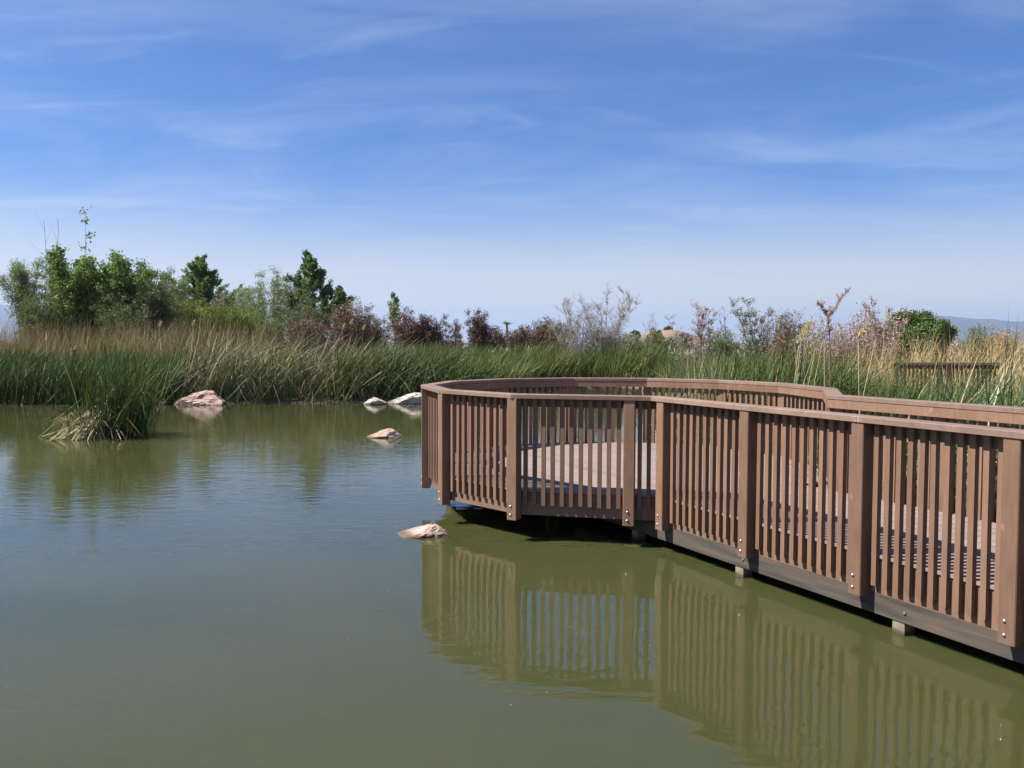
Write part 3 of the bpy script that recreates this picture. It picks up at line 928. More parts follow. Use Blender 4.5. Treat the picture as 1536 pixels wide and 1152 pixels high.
# ---- reed island in the water at the left
def island():
    rng = np.random.default_rng(31)
    cx, cy = at(150, 19.2), 19.4
    root = empty('cattail_clump', (cx, cy, 0), 'cattail clump standing in open water with a collapsed straw skirt', 'cattails')
    n = 620
    xy = np.column_stack([rng.normal(0.16, 0.33, n), rng.normal(0.1, 0.33, n)])
    V, F, T = blades(rng, xy, -0.03, rng.uniform(1.0, 2.35, n), rng.uniform(.016, .030, n), np.array((0.10, 0)), 0.19, 0.2, rng.normal(.38, .24, n), 6, 0.14)
    a = link('green_leaves', np_mesh('green_leaves', V, F, T), M['cattail'], root); a['kind'] = 'stuff'
    n = 110
    base = np.column_stack([rng.normal(-0.15, 0.30, n), rng.normal(-0.25, 0.22, n)])
    lean = np.column_stack([rng.normal(-0.75, 0.8, n), rng.normal(-0.3, 0.35, n)])
    V, F, T = blades(rng, base - lean * 0.35 * 0, 0.28, rng.uniform(.25, .6, n), rng.uniform(.014, .024, n), np.array((-.2, 0)), 0.7, 0.25, rng.uniform(0, 1, n), 4, 0.5)
    # collapsed stalks lie from the heart of the clump outward, down to the water
    m_ = 260
    mb_v, mb_f, mb_t = [], [], []
    for j in range(m_):
        ang = rng.normal(math.pi + 0.55, 0.75); ln = rng.uniform(.35, 1.15) * (1.1 if rng.uniform() < .2 else .8)
        top = np.array([rng.normal(-0.05, 0.2), rng.normal(-0.1, 0.2), rng.uniform(.25, .72)])
        foot = np.array([top[0] + math.cos(ang) * ln, top[1] + math.sin(ang) * ln * .8, rng.uniform(-.03, .04)])
        s_ = np.array([-(foot - top)[1], (foot - top)[0], 0.0]); s_ /= np.linalg.norm(s_) + 1e-6
        s_ = s_ * rng.uniform(.004, .009) + np.array([0, 0, rng.uniform(-.008, .008)])
        mid = (top + foot) / 2 + np.array([0, 0, rng.uniform(-.08, .14)])
        o = len(mb_v)
        for q in (top, mid, foot): mb_v += [q - s_, q + s_]
        mb_f += [(o, o + 1, o + 3, o + 2), (o + 2, o + 3, o + 5, o + 4)]
        mb_t += [rng.uniform(0, 1)] * 6
    V2, F2, T2 = np.array(mb_v), np.array(mb_f), np.array(mb_t)
    V, F, T = merge([(V, F, T), (V2, F2, T2)])
    b = link('straw_skirt', np_mesh('straw_skirt', V, F, T), M['straw'], root); b['kind'] = 'stuff'


island()


# ---- woody plants
class Wood:
    """branches and leaf points of one tree or shrub"""
    def __init__(s, seed):
        s.rng = np.random.default_rng(seed); s.seg = []; s.pts = []; s.dirs = []; s.wt = []
    def line(s, p, d, ln, r, n=5, wob=0.12, up=0.0, tip=0.25):
        pts = [np.array(p, float)]; d = np.array(d, float); d /= np.linalg.norm(d)
        for i in range(n):
            d = d + s.rng.normal(0, wob, 3) + np.array([0, 0, up]); d /= np.linalg.norm(d)
            q = pts[-1] + d * ln / n
            s.seg.append((pts[-1], q, r * (1 - (1 - tip) * i / n), r * (1 - (1 - tip) * (i + 1) / n)))
            pts.append(q)
        return pts, d
    def leaves_on(s, pts, k, jit):
        pts = np.array(pts)
        t_ = s.rng.uniform(0.15, 1, k) * (len(pts) - 1)
        i = np.minimum(t_.astype(int), len(pts) - 2); f = (t_ - i)[:, None]
        P = pts[i] * (1 - f) + pts[i + 1] * f + s.rng.normal(0, jit, (k, 3))
        s.pts.append(P); s.dirs.append(pts[i + 1] - pts[i])
    def trunk_mesh(s, name, sides=4):
        A = np.array([q[0] for q in s.seg]); B_ = np.array([q[1] for q in s.seg])
        r0 = np.array([q[2] for q in s.seg]); r1 = np.array([q[3] for q in s.seg])
        d = B_ - A; d /= np.linalg.norm(d, axis=1)[:, None] + 1e-9
        u = np.cross(d, np.array([0.33, 0.91, 0.2])); u /= np.linalg.norm(u, axis=1)[:, None] + 1e-9
        w = np.cross(d, u)
        n = len(A); V = np.zeros((n, 2, sides, 3))
        for j in range(sides):
            a = 2 * math.pi * j / sides
            o = u * math.cos(a) + w * math.sin(a)
            V[:, 0, j] = A + o * r0[:, None]; V[:, 1, j] = B_ + o * r1[:, None]
        one = np.array([[j, (j + 1) % sides, sides + (j + 1) % sides, sides + j] for j in range(sides)])
        F = (one[None] + (np.arange(n) * 2 * sides)[:, None, None]).reshape(-1, 4)
        return np_mesh(name, V.reshape(-1, 3), F, smooth=True)
    def leaf_mesh(s, name, size, aspect, follow=0.0, tint=(0.5, 0.25)):
        P = np.concatenate(s.pts); Dn = np.concatenate(s.dirs); n = len(P)
        Dn = Dn / (np.linalg.norm(Dn, axis=1)[:, None] + 1e-9)
        a = s.rng.normal(0, 1, (n, 3)); a /= np.linalg.norm(a, axis=1)[:, None]
        a = Dn * follow + a * (1 - follow); a /= np.linalg.norm(a, axis=1)[:, None] + 1e-9
        b = np.cross(a, s.rng.normal(0, 1, (n, 3))); b /= np.linalg.norm(b, axis=1)[:, None] + 1e-9
        sz = size * s.rng.uniform(.6, 1.35, n)
        a = a * (sz / 2)[:, None]; b = b * (sz * aspect / 2)[:, None]
        V = np.stack([P - a, P + b * 1.0 - a * .1, P + a, P - b - a * .1], 1)
        F = np.arange(n * 4).reshape(n, 4)
        T = np.repeat(np.clip(s.rng.normal(tint[0], tint[1], n), 0, 1), 4)
        return np_mesh(name, V.reshape(-1, 3), F, T)


def woody(name, label, cat, px, d, hw_px, py_top, style, leafmat, barkmat, seed, group=None, leaf=0.11, dens=1.0, lean=(0, 0), asp=0.6, bush=False, base_z=None, tint=(0.5, 0.28), wide=1.35, upf=.08):
    """a tree or shrub whose crown reaches row py_top and half-width hw_px at distance d"""
    X = at(px, d); gz = float(ground_h([(X, d)])[0]) if base_z is None else base_z
    H = max(ztop(py_top, d) - gz, 0.6); R = hw_px / FPX * d
    W = Wood(seed); rng = W.rng
    o3 = np.zeros(3)
    if style == 'tree':                      # one trunk, rising limbs, leafy plumes
        pts, dd = W.line(o3, (lean[0], lean[1], 1), H * .95, max(.05, H * .016), 10, .05, .02)
        nl = 6 if R > 2.1 else 4 if R > 1.2 else 3
        for i in range(2, 11):
            p = pts[i]; t_ = i / 10
            for k_ in range(nl if i < 10 else 2):
                a = rng.uniform(0, 2 * math.pi)
                ln = R * wide * (1.0 - .80 * abs(t_ - .34) / .66) * rng.uniform(.6, 1.12)
                q, _ = W.line(p, (math.cos(a), math.sin(a), .25 + .7 * t_), ln, .022 * H / 6, 6, .14, upf)
                W.leaves_on(q, int(150 * dens), ln * .05 + .05)
                for m_ in range(8):
                    st = q[rng.integers(1, 7)]; a2 = a + rng.normal(0, 1.1)
                    q2, _ = W.line(st, (math.cos(a2), math.sin(a2), rng.uniform(.2, 1.5)), ln * rng.uniform(.2, .48), .010, 3, .15, upf)
                    W.leaves_on(q2, int(100 * dens), .05 + .014 * H / 6)
    elif style == 'vase':                    # several stems from the ground
        ns = 14
        for s_ in range(ns):
            a = 2 * math.pi * (s_ + rng.uniform(-.3, .3)) / ns * 2; sp = rng.uniform(.1, 1.0)
            tilt = R / H * sp
            hh = H * rng.uniform(.78, 1.0) * (1.0 - .16 * sp)
            pts, dd = W.line((math.cos(a) * .2, math.sin(a) * .2, 0), (math.cos(a) * tilt * 1.1 + lean[0], math.sin(a) * tilt * 1.1 + lean[1], 1), hh, .03 * H / 6 + .01, 9, .07, .015)
            for i in range(1, 10):
                for k_ in range(4):
                    a2 = rng.uniform(0, 2 * math.pi); ln = R * rng.uniform(.28, .66) * (1.15 - .62 * i / 9)
                    q, _ = W.line(pts[i], (math.cos(a2), math.sin(a2), rng.uniform(.3, 1.4)), ln, .011, 4, .16, .1)
                    W.leaves_on(q, int(84 * dens), .07 + .010 * H)
    elif style == 'feather':                 # tamarisk: dense plumy wands from the ground
        ns = int(40 + 26 * R)
        for s_ in range(ns):
            a = rng.uniform(0, 2 * math.pi); sp = math.sqrt(rng.uniform(0, 1))
            bx = np.array((math.cos(a) * R * .45 * sp, math.sin(a) * R * .45 * sp, 0))
            hh = H * rng.uniform(.62, 1.0) * (1 - .28 * sp * sp)
            pts, dd = W.line(bx, (math.cos(a) * sp * .55 * R / H + lean[0], math.sin(a) * sp * .55 * R / H + lean[1], 1), hh, .018, 6, .07, .0)
            for i in range(1, 7):
                for k_ in range(3):
                    a2 = rng.uniform(0, 2 * math.pi); ln = R * rng.uniform(.16, .36) * (1.1 - .5 * i / 6)
                    q, _ = W.line(pts[i], (math.cos(a2), math.sin(a2), rng.uniform(.5, 1.6)), ln, .006, 2, .1, .05)
                    W.leaves_on(q, int(20 * dens), .07 + .01 * H)
    elif style == 'bare':                    # leafless shrub, many forking twigs
        ns = 8
        for s_ in range(ns):
            a = 2 * math.pi * (s_ + rng.uniform(-.4, .4)) / ns; sp = rng.uniform(.1, 1.0); tilt = R / H * sp
            pts, dd = W.line((math.cos(a) * .1, math.sin(a) * .1, 0), (math.cos(a) * tilt * 1.5 + lean[0], math.sin(a) * tilt * 1.5 + lean[1], 1), H * rng.uniform(.70, 1.02) * (1 - .15 * sp), .018 + .003 * H, 8, .08, .01)
            for i in range(2, 9):
                for k_ in range(int(3 * dens)):
                    a2 = rng.uniform(0, 2 * math.pi); ln = R * rng.uniform(.3, .75) * (1.15 - .55 * i / 8)
                    q, _ = W.line(pts[i], (math.cos(a2), math.sin(a2), rng.uniform(.3, 1.5)), ln, .010, 4, .13, .07, .5)
                    for m_ in range(int(6 * dens)):
                        a3 = rng.uniform(0, 2 * math.pi)
                        q2, _ = W.line(q[rng.integers(1, 5)], (math.cos(a3), math.sin(a3), rng.uniform(.4, 1.6)), ln * rng.uniform(.25, .6), .0065, 3, .17, .05, .6)
                        if leafmat is not None: W.leaves_on(q2, 5, .05)
    root = empty(name, (X, d, gz), label, cat, group)
    link('trunk', W.trunk_mesh('trunk'), barkmat, root)
    if W.pts and leafmat is not None:
        lm = W.leaf_mesh('crown', leaf, asp, .55 if style == 'feather' else .25, tint)
        link('crown', lm, leafmat, root)
    return root


TG = 'trees beyond the far bank'
BG_ = 'bare shrubs beyond the far bank'
TA = 'tamarisk bushes beyond the reeds'
# left group, from left to right
woody('willow_tree', 'grey green feathery willow at the far left edge of the trees', 'tree', 66, 46, 38, 374, 'vase', M['willow'], M['bark'], 101, TG, .09, 1.5, (-.06, 0), .4)
woody('willow_tree', 'half bare grey willow between the leftmost willow and the tall leafy poplar', 'tree', 88, 47.5, 26, 363, 'bare', M['willow'], M['bark_pale'], 102, TG, .09, 1.0)
woody('poplar_tree', 'bright leafy poplar with one tall thin leader above the left trees', 'tree', 118, 44, 40, 371, 'vase', M['cottonwood'], M['bark_pale'], 103, TG, .12, .66, (0, 0), .85)
woody('poplar_tree', 'glossy green poplar just right of the one with the leader', 'tree', 166, 45, 38, 379, 'vase', M['cottonwood'], M['bark'], 104, TG, .11, .75, (.02, 0), .8)
woody('poplar_tree', 'lower dark poplar at the right shoulder of the left trees', 'tree', 207, 48, 34, 394, 'vase', M['cottonwood_dark'], M['bark'], 105, TG, .11, .70, (.05, 0), .7)
woody('tamarisk', 'soft olive tamarisk at the right end of the left trees', 'shrub', 232, 46, 32, 402, 'feather', M['olive'], M['bark'], 106, TA, .14, 1.1, (0, 0), .22)
woody('tamarisk', 'low olive bush in front of the dark poplar', 'shrub', 190, 43, 36, 440, 'feather', M['olive'], M['bark'], 107, TA, .13, 1.1, (0, 0), .25)
woody('tamarisk', 'tall olive bush under the half bare willow', 'shrub', 66, 43, 34, 432, 'feather', M['olive'], M['bark'], 108, TA, .13, 1.0, (0, 0), .25)
woody('willow_tree', 'broad mid green tree filling the middle of the left group', 'tree', 136, 48, 60, 392, 'vase', M['olive'], M['bark'], 170, TG, .11, 1.0, (0, 0), .5)
woody('willow_tree', 'lower mid green tree sloping down at the right of the left group', 'tree', 214, 50, 48, 412, 'vase', M['olive'], M['bark'], 171, TG, .11, .9, (.03, 0), .5)
# middle
woody('willow_tree', 'thin grey green tree just left of the round crowned poplar', 'tree', 268, 66, 24, 418, 'vase', M['willow'], M['bark'], 109, TG, .12, .9, (0, 0), .5)
woody('poplar_tree', 'round crowned green poplar standing alone above yellow green bushes', 'tree', 314, 68, 44, 390, 'tree', M['cottonwood'], M['bark'], 1107, TG, .14, .8, (0, 0), .7, wide=1.35, upf=.08)
woody('willow_tree', 'brownish thin tree at the right foot of the round poplar', 'tree', 347, 66, 18, 425, 'vase', M['sage'], M['bark'], 111, TG, .15, .6, (0, 0), .4)
woody('tamarisk', 'bright yellow green tamarisk in front of the round poplar', 'shrub', 300, 46, 42, 442, 'feather', M['yellowgreen'], M['bark_red'], 112, TA, .13, 1.2, (0, 0), .22)
woody('tamarisk', 'yellow green tamarisk between the round poplar and the slim willows', 'shrub', 356, 47, 36, 446, 'feather', M['yellowgreen'], M['bark_red'], 113, TA, .13, 1.0, (0, 0), .22)
woody('tamarisk', 'small yellow green bush below the slim willows', 'shrub', 398, 47, 28, 466, 'feather', M['yellowgreen'], M['bark_red'], 114, TA, .13, .9, (0, 0), .22)
woody('slim_willow', 'slim pale willow, leftmost of three between the two poplars', 'tree', 382, 58, 24, 411, 'vase', M['willow'], M['bark_pale'], 115, TG, .12, 0.30, (0, 0), .35, wide=1.6, upf=.10)
woody('slim_willow', 'slim pale willow, tallest of three between the two poplars', 'tree', 413, 58, 25, 400, 'vase', M['willow'], M['bark_pale'], 116, TG, .12, 0.32, (0, 0), .35, wide=1.6, upf=.10)
woody('slim_willow', 'slim pale willow, rightmost of three between the two poplars', 'tree', 441, 58, 23, 414, 'vase', M['willow'], M['bark_pale'], 117, TG, .12, 0.30, (0, 0), .35, wide=1.6, upf=.10)
woody('poplar_tree', 'dark poplar with upswept branches, tallest in the middle', 'tree', 484, 58, 42, 384, 'tree', M['cottonwood_dark'], M['bark'], 118, TG, .15, .75, (-.02, 0), .6, wide=1.5, upf=.16)
woody('poplar_tree', 'small dark poplar shoulder leaning right beside the upswept poplar', 'tree', 512, 57, 22, 430, 'tree', M['cottonwood_dark'], M['bark'], 119, TG, .14, .7, (.12, 0), .6)
woody('tamarisk', 'olive tamarisk at the left foot of the upswept poplar', 'shrub', 460, 50, 28, 440, 'feather', M['olive'], M['bark_red'], 120, TA, .13, 1.0, (0, 0), .22)
woody('tamarisk', 'reddish brown tamarisk right below the upswept poplar', 'shrub', 525, 46, 42, 448, 'feather', M['brown'], M['bark_red'], 121, TA, .12, 1.0, (.03, 0), .25)
woody('tamarisk', 'low reddish brown tamarisk below the slim willows', 'shrub', 468, 44, 40, 474, 'feather', M['brown'], M['bark_red'], 122, TA, .12, 1.0, (0, 0), .25)
woody('tamarisk', 'sparse greyish brown bush at the right end of the reddish thicket', 'shrub', 562, 48, 22, 468, 'feather', M['brown'], M['bark'], 123, TA, .11, .8, (0, 0), .25)
woody('sapling', 'small light green sapling above the dark brown thicket', 'tree', 602, 58, 24, 440, 'tree', M['willow'], M['bark_pale'], 124, TG, .13, .16, (-.03, 0), .5)
woody('tamarisk', 'dark brown tamarisk clump below the small sapling', 'shrub', 612, 47, 30, 464, 'feather', M['darkbrown'], M['bark_red'], 125, TA, .12, 1.1, (0, 0), .28)
woody('tamarisk', 'dark brown low tamarisk clump right of the one below the sapling', 'shrub', 645, 47, 22, 474, 'feather', M['darkbrown'], M['bark_red'], 126, TA, .12, 1.0, (0, 0), .28)
woody('tamarisk', 'thin greyish bush between two dark brown tamarisks', 'shrub', 678, 48, 20, 465, 'bare', M['brown'], M['bark'], 127, TA, .10, 1.0, (0, 0), .3)
woody('tamarisk', 'narrow dark brown tamarisk column above the green reed band', 'shrub', 717, 49, 11, 464, 'feather', M['darkbrown'], M['bark_red'], 128, TA, .12, 1.3, (0, 0), .3)
woody('tamarisk', 'low dark bush left of the far palm', 'shrub', 742, 56, 24, 490, 'feather', M['brown'], M['bark_red'], 129, TA, .13, 1.0, (0, 0), .28)
woody('tamarisk', 'low brown bush right of the far palm', 'shrub', 783, 57, 24, 487, 'feather', M['brown'], M['bark_red'], 130, TA, .13, 1.0, (0, 0), .28)
woody('tamarisk', 'dark brown tamarisk with a topmost tuft left of the bare shrubs', 'shrub', 813, 52, 18, 474, 'feather', M['darkbrown'], M['bark_red'], 131, TA, .12, 1.1, (.04, 0), .28)
woody('tamarisk', 'olive brown bush in front of the first bare shrub', 'shrub', 842, 50, 22, 474, 'feather', M['brown'], M['bark_red'], 132, TA, .12, .8, (0, 0), .28, tint=(.85, .2))
woody('bare_shrub', 'pale bare shrub, left of the pair behind the platform', 'shrub', 864, 47, 38, 432, 'bare', None, M['bark_pale'], 133, BG_, dens=1.6)
woody('bare_shrub', 'pale bare shrub, taller and right of the pair behind the platform', 'shrub', 908, 48, 38, 420, 'bare', None, M['bark_pale'], 134, BG_, dens=1.6)
woody('bare_shrub', 'small leafless shrub in front of the sandy hill', 'shrub', 972, 60, 18, 469, 'bare', None, M['bark_pale'], 135, BG_, dens=.8)
woody('tamarisk', 'brown leafless thicket under the pair of bare shrubs', 'shrub', 905, 50, 34, 486, 'feather', M['sage'], M['bark_red'], 136, TA, .12, .7, (0, 0), .3, tint=(.2, .2))
woody('tamarisk', 'low sage bush before the left foot of the sandy hill', 'shrub', 946, 56, 26, 495, 'feather', M['sage'], M['bark'], 160, TA, .12, .8, (0, 0), .3)
woody('tamarisk', 'low olive bush before the middle of the sandy hill', 'shrub', 988, 58, 26, 499, 'feather', M['olive'], M['bark'], 161, TA, .12, .8, (0, 0), .3, tint=(.8, .2))
woody('tamarisk', 'low greyish bush before the right foot of the sandy hill', 'shrub', 1026, 57, 24, 496, 'feather', M['sage'], M['bark'], 162, TA, .12, .8, (0, 0), .3, tint=(.3, .3))
woody('round_shrub', 'small dark green shrub on the sandy hill crest', 'shrub', 1001, 229, 7, 491, 'vase', M['cottonwood_dark'], M['bark'], 137, 'dark shrubs on the sandy hill', .5, .5, (0, 0), .8, base_z=5.4)
woody('round_shrub', 'wide olive shrub at the left foot of the sandy hill', 'shrub', 982, 190, 10, 494, 'vase', M['olive'], M['bark'], 138, 'dark shrubs on the sandy hill', .5, .5, (0, 0), .8, base_z=1.2)
woody('round_shrub', 'dark shrub left of the sandy hill', 'shrub', 952, 190, 8, 496, 'vase', M['cottonwood_dark'], M['bark'], 139, 'dark shrubs on the sandy hill', .5, .5, (0, 0), .8, base_z=1.2)
woody('bare_shrub', 'spreading bare shrub right of the sandy hill', 'shrub', 1046, 38, 32, 447, 'bare', M['pink'], M['bark'], 140, BG_, .08, .9, (0, 0), .4)
woody('bare_shrub', 'low bare shrub with one arching branch', 'shrub', 1082, 40, 20, 457, 'bare', None, M['bark'], 141, BG_, dens=.7)
woody('tamarisk', 'low olive brown bush behind the right green reeds', 'shrub', 1080, 40, 26, 494, 'feather', M['olive'], M['bark'], 142, TA, .11, .8, (0, 0), .25, tint=(.7, .3))
woody('bare_shrub', 'grey twiggy shrub left of the tall pink sprig', 'shrub', 1142, 34, 36, 441, 'bare', M['sage'], M['bark'], 143, BG_, .08, 1.0, (-.03, 0), .4)
woody('tamarisk', 'brownish tamarisk left of the tall pink sprig', 'shrub', 1176, 33, 26, 460, 'feather', M['brown'], M['bark_red'], 144, TA, .085, .55, (0, 0), .3, tint=(.75, .2))
woody('tamarisk', 'pale pink flowering tamarisk behind the tall sprig', 'shrub', 1238, 26, 46, 468, 'feather', M['pink'], M['bark_red'], 145, TA, .07, .55, (0, 0), .35)
woody('tamarisk', 'pale pink flowering tamarisk right of the tall sprig', 'shrub', 1296, 27, 40, 462, 'feather', M['pink'], M['bark_red'], 146, TA, .07, .5, (0, 0), .35)
woody('bare_shrub', 'twiggy shrub with pinkish buds left of the round green shrub', 'shrub', 1318, 30, 30, 434, 'bare', M['pink'], M['bark'], 147, BG_, .07, .9, (.08, 0), .5)
woody('round_shrub', 'dense round green shrub above the golden reeds', 'shrub', 1364, 44, 38, 468, 'vase', M['olive'], M['bark'], 148, None, .12, 1.7, (0, 0), .7, tint=(.25, .25))
woody('round_shrub', 'dense green shrub at the right flank of the round one', 'shrub', 1394, 43, 26, 476, 'vase', M['cottonwood_dark'], M['bark'], 149, None, .12, 1.4, (0, 0), .7)
woody('tamarisk', 'sparse olive bush before the right mountains', 'shrub', 1472, 40, 28, 482, 'feather', M['olive'], M['bark'], 150, TA, .10, .5, (0, 0), .25)
woody('tamarisk', 'small golden bush before the right mountains', 'shrub', 1504, 38, 22, 486, 'feather', M['gold_right'], M['bark'], 151, TA, .10, .6, (0, 0), .25)


# far palm and scrub
def palm(px, d, py_top):
    X = at(px, d); gz = 0.7; H = ztop(py_top, d) - gz
    root = empty('palm_tree', (X, d, gz), 'tiny far palm above the low brown bushes', 'tree')
    link('trunk', MB().tube([(0, 0, 0), (0.1, 0, H * .5), (0, 0, H * .9)], [.3, .25, .2], 6).mesh('trunk'), M['bark'], root)
    rng = np.random.default_rng(5); n = 46
    az = rng.uniform(0, 2 * np.pi, n)
    V, F, T = blades(rng, np.zeros((n, 2)), H * .88, rng.uniform(1.2, 2.0, n) * .45, .3, np.array((0, 0)), .75, .55, rng.uniform(0, 1, n), 4)
    link('crown', np_mesh('crown', V, F, T), M['cottonwood_dark'], root)


palm(760, 150, 482)


def scrub():
    rng = np.random.default_rng(77)
    parts = []
    cl = []
    for k_ in range(620):
        d = 50 * (1 + 7 * rng.uniform() ** 2.2)
        px = rng.uniform(-80, 1650)
        X = at(px, d)
        if shore_dist([(X, d)])[0] < 3: continue
        cl.append((X, d, rng.uniform(.5, 1.3) * (1 + d / 300), rng.uniform(.6, 1.5) * (1 + d / 160)))
    for k_ in range(260):
        a = (at(rng.uniform(600, 1120), 1), 0); d = rng.uniform(44, 60)
        X = a[0] * d
        if shore_dist([(X, d)])[0] < 2.4: continue
        cl.append((X, d, rng.uniform(.6, 1.05), rng.uniform(.5, 1.0)))
    Ps, Ts = [], []
    for X, d, h, r in cl:
        n = 90
        ph = rng.normal(0, 1, (n, 3)); ph /= np.linalg.norm(ph, axis=1)[:, None]; rr = rng.uniform(.35, 1, n) ** .5
        gz = float(ground_h([(X, d)])[0])
        Ps.append(np.column_stack([X + ph[:, 0] * rr * r, d + ph[:, 1] * rr * r, gz + .1 + np.abs(ph[:, 2]) * rr * h]))
        base = rng.choice([.2, .45, .7, .95], p=[.2, .35, .3, .15])
        Ts.append(np.column_stack([rng.normal(base, .12, n), np.full(n, .16 * (1 + d / 120))]))
    P = np.concatenate(Ps); T = np.concatenate(Ts); n = len(P)
    a = rng.normal(0, 1, (n, 3)); a[:, 2] = np.abs(a[:, 2]) + .6; a /= np.linalg.norm(a, axis=1)[:, None]
    b = np.cross(a, rng.normal(0, 1, (n, 3))); b /= np.linalg.norm(b, axis=1)[:, None]
    a *= T[:, 1:2]; b *= T[:, 1:2] * .45
    V = np.stack([P - a, P + b, P + a, P - b], 1).reshape(-1, 3)
    o = link('desert_scrub', np_mesh('desert_scrub', V, np.arange(4 * n).reshape(n, 4), np.repeat(np.clip(T[:, 0], 0, 1), 4)), M['sage'])
    tag(o, 'grey green desert scrub covering the flat ground beyond the pond', 'scrub', kind='stuff')


scrub()


# the leafy leader and bare whips above the left poplar
def leader(px, d, py0, py1, label, leafy, seed, name, bend=0.0, parent_label=None):
    W = Wood(seed); X = at(px, d); z0 = ztop(py0, d); z1 = ztop(py1, d)
    gz = float(ground_h([(X, d)])[0])
    pts, _ = W.line((0, 0, 0), (bend, 0, 1), z1 - gz, .03, 12, .02, .01, .3)
    if leafy:
        for i in range(7, 13):
            for k_ in range(2):
                q, _ = W.line(pts[i], (W.rng.normal(), W.rng.normal(), 1.2), .3, .008, 2)
                P = np.array(q[-1]) + W.rng.normal(0, .11, (9, 3)); W.pts.append(P); W.dirs.append(np.tile((0, 0, 1.), (9, 1)))
    else:
        for i in range(5, 12):
            W.line(pts[i], (W.rng.normal(0, .3), W.rng.normal(0, .3), 1), (z1 - gz) * .16, .008, 3)
    root = empty(name, (X, d, gz), label, 'tree', TG)
    link('trunk', W.trunk_mesh('trunk'), M['bark'], root)
    if W.pts: link('crown', W.leaf_mesh('crown', .14, .8), M['cottonwood'], root)


leader(123, 44.5, 372, 320, 'thin leafy leader rising highest above the left trees', True, 201, 'poplar_leader', .02)
leader(81, 46.5, 372, 330, 'thin bare whip above the left trees, right of two', False, 202, 'bare_whip', .02)
leader(74, 46.8, 372, 332, 'thin bare whip above the left trees, left of two', False, 203, 'bare_whip', -.03)


# tall pink tamarisk sprig behind the walkway corner
def sprig():
    d = 13.6; X = at(1245, d); gz = float(ground_h([(X, d)])[0])
    W = Wood(301)
    z = lambda py: ztop(py, d) - gz
    x = lambda px: at(px, d) - X
    main = [np.array((0.02, 0, 0)), np.array((0, 0, z(540))), np.array((x(1243), 0, z(500))), np.array((x(1241), .0, z(476)))]
    right = [main[-1], np.array((x(1251), .02, z(462))), np.array((x(1259), .03, z(447))), np.array((x(1273), .05, z(432)))]
    left = [main[-1], np.array((x(1234), -.03, z(465))), np.array((x(1226), -.05, z(456))), np.array((x(1221), -.05, z(453)))]
    mid = [main[-2], np.array((x(1238), -.08, z(480))), np.array((x(1240), -.1, z(462)))]
    for ln, r in ((main, .012), (right, .008), (left, .007), (mid, .006)):
        for i in range(len(ln) - 1): W.seg.append((ln[i], ln[i + 1], r, r * .8))
    for ln, k_ in ((right, 230), (left, 120), (mid, 110), (main[1:], 120)):
        W.leaves_on(ln, k_, .015)
    for ln in (right, left, mid):
        for k_ in range(26):
            i = min(W.rng.integers(0, len(ln) - 1), W.rng.integers(0, len(ln) - 1)); f = W.rng.uniform()
            p = ln[i] * (1 - f) + ln[i + 1] * f
            q, _ = W.line(p, (W.rng.normal(0, .6), W.rng.normal(0, .6), .8), W.rng.uniform(.04, .13), .002, 2)
            W.leaves_on(q, 16, .010)
    root = empty('tamarisk_sprig', (X, d, gz), 'tall forked pink flowering sprig rising behind the walkway corner', 'plant')
    link('stem', W.trunk_mesh('stem', 5), M['bark_red'], root)
    link('flowers', W.leaf_mesh('flowers', .026, .5, tint=(.7, .3)), M['blossom'], root)


sprig()


def reed_stalk(px0, py0, px1, py1, d, plume, label, seed, col='straw'):
    X0 = at(px0, d); X1 = at(px1, d)
    gz = float(ground_h([(X0, d)])[0]); z1 = ztop(py1, d)
    rng = np.random.default_rng(seed)
    root = empty('dry_reed', (X0, d, gz), label, 'reed', 'dry reed stalks behind the walkway')
    # the stem leans as seen; carry its line down to the ground
    z0 = ztop(py0, d); sl = (X1 - X0) / (z1 - z0); xb = -sl * (z0 - gz)
    pts = [(xb, 0, 0), ((xb + X1 - X0) / 2 - .01, .0, (z1 - gz) * .5), (X1 - X0, 0.02, z1 - gz)]
    me = MB().tube(pts, [.007, .0055, .003], 5).mesh('stalk', smooth=True)
    a = me.attributes.new('tint', 'FLOAT', 'POINT'); a.data.foreach_set('value', np.full(len(me.vertices), .75, dtype=np.float32))
    link('stalk', me, M[col], root)
    if plume:
        n = 90; t_ = rng.uniform(0, 1, n)
        P = np.column_stack([X1 - X0 + rng.normal(0, .012, n) + rng.normal(.02, .05, n) * (1 - t_) * plume * 3 + .10 * t_ ** 2, rng.normal(0, .03, n), z1 - gz - .02 + (t_ - .45) * plume - .05 * t_ ** 2])
        aa = rng.normal(0, .35, (n, 3)); aa[:, 2] += 1; aa /= np.linalg.norm(aa, axis=1)[:, None]
        bb = np.cross(aa, rng.normal(0, 1, (n, 3))); bb /= np.linalg.norm(bb, axis=1)[:, None]
        aa *= .045; bb *= .008
        V = np.stack([P - aa, P + bb, P + aa, P - bb], 1).reshape(-1, 3)
        pl_ = link('plume', np_mesh('plume', V, np.arange(4 * n).reshape(n, 4), np.repeat(rng.uniform(0, 1, n), 4)), M['plume'], root)
        pl_['kind'] = 'stuff'
    # two dry leaves
    V, F, T = blades(rng, np.array([[xb * .5, 0], [xb * .5, 0]]), (z1 - gz) * .45, .55, .014, np.array((.2, 0)), .3, .3, np.array([.3, .8]), 4)
    link('leaf', np_mesh('leaf', V, F, T), M[col], root)


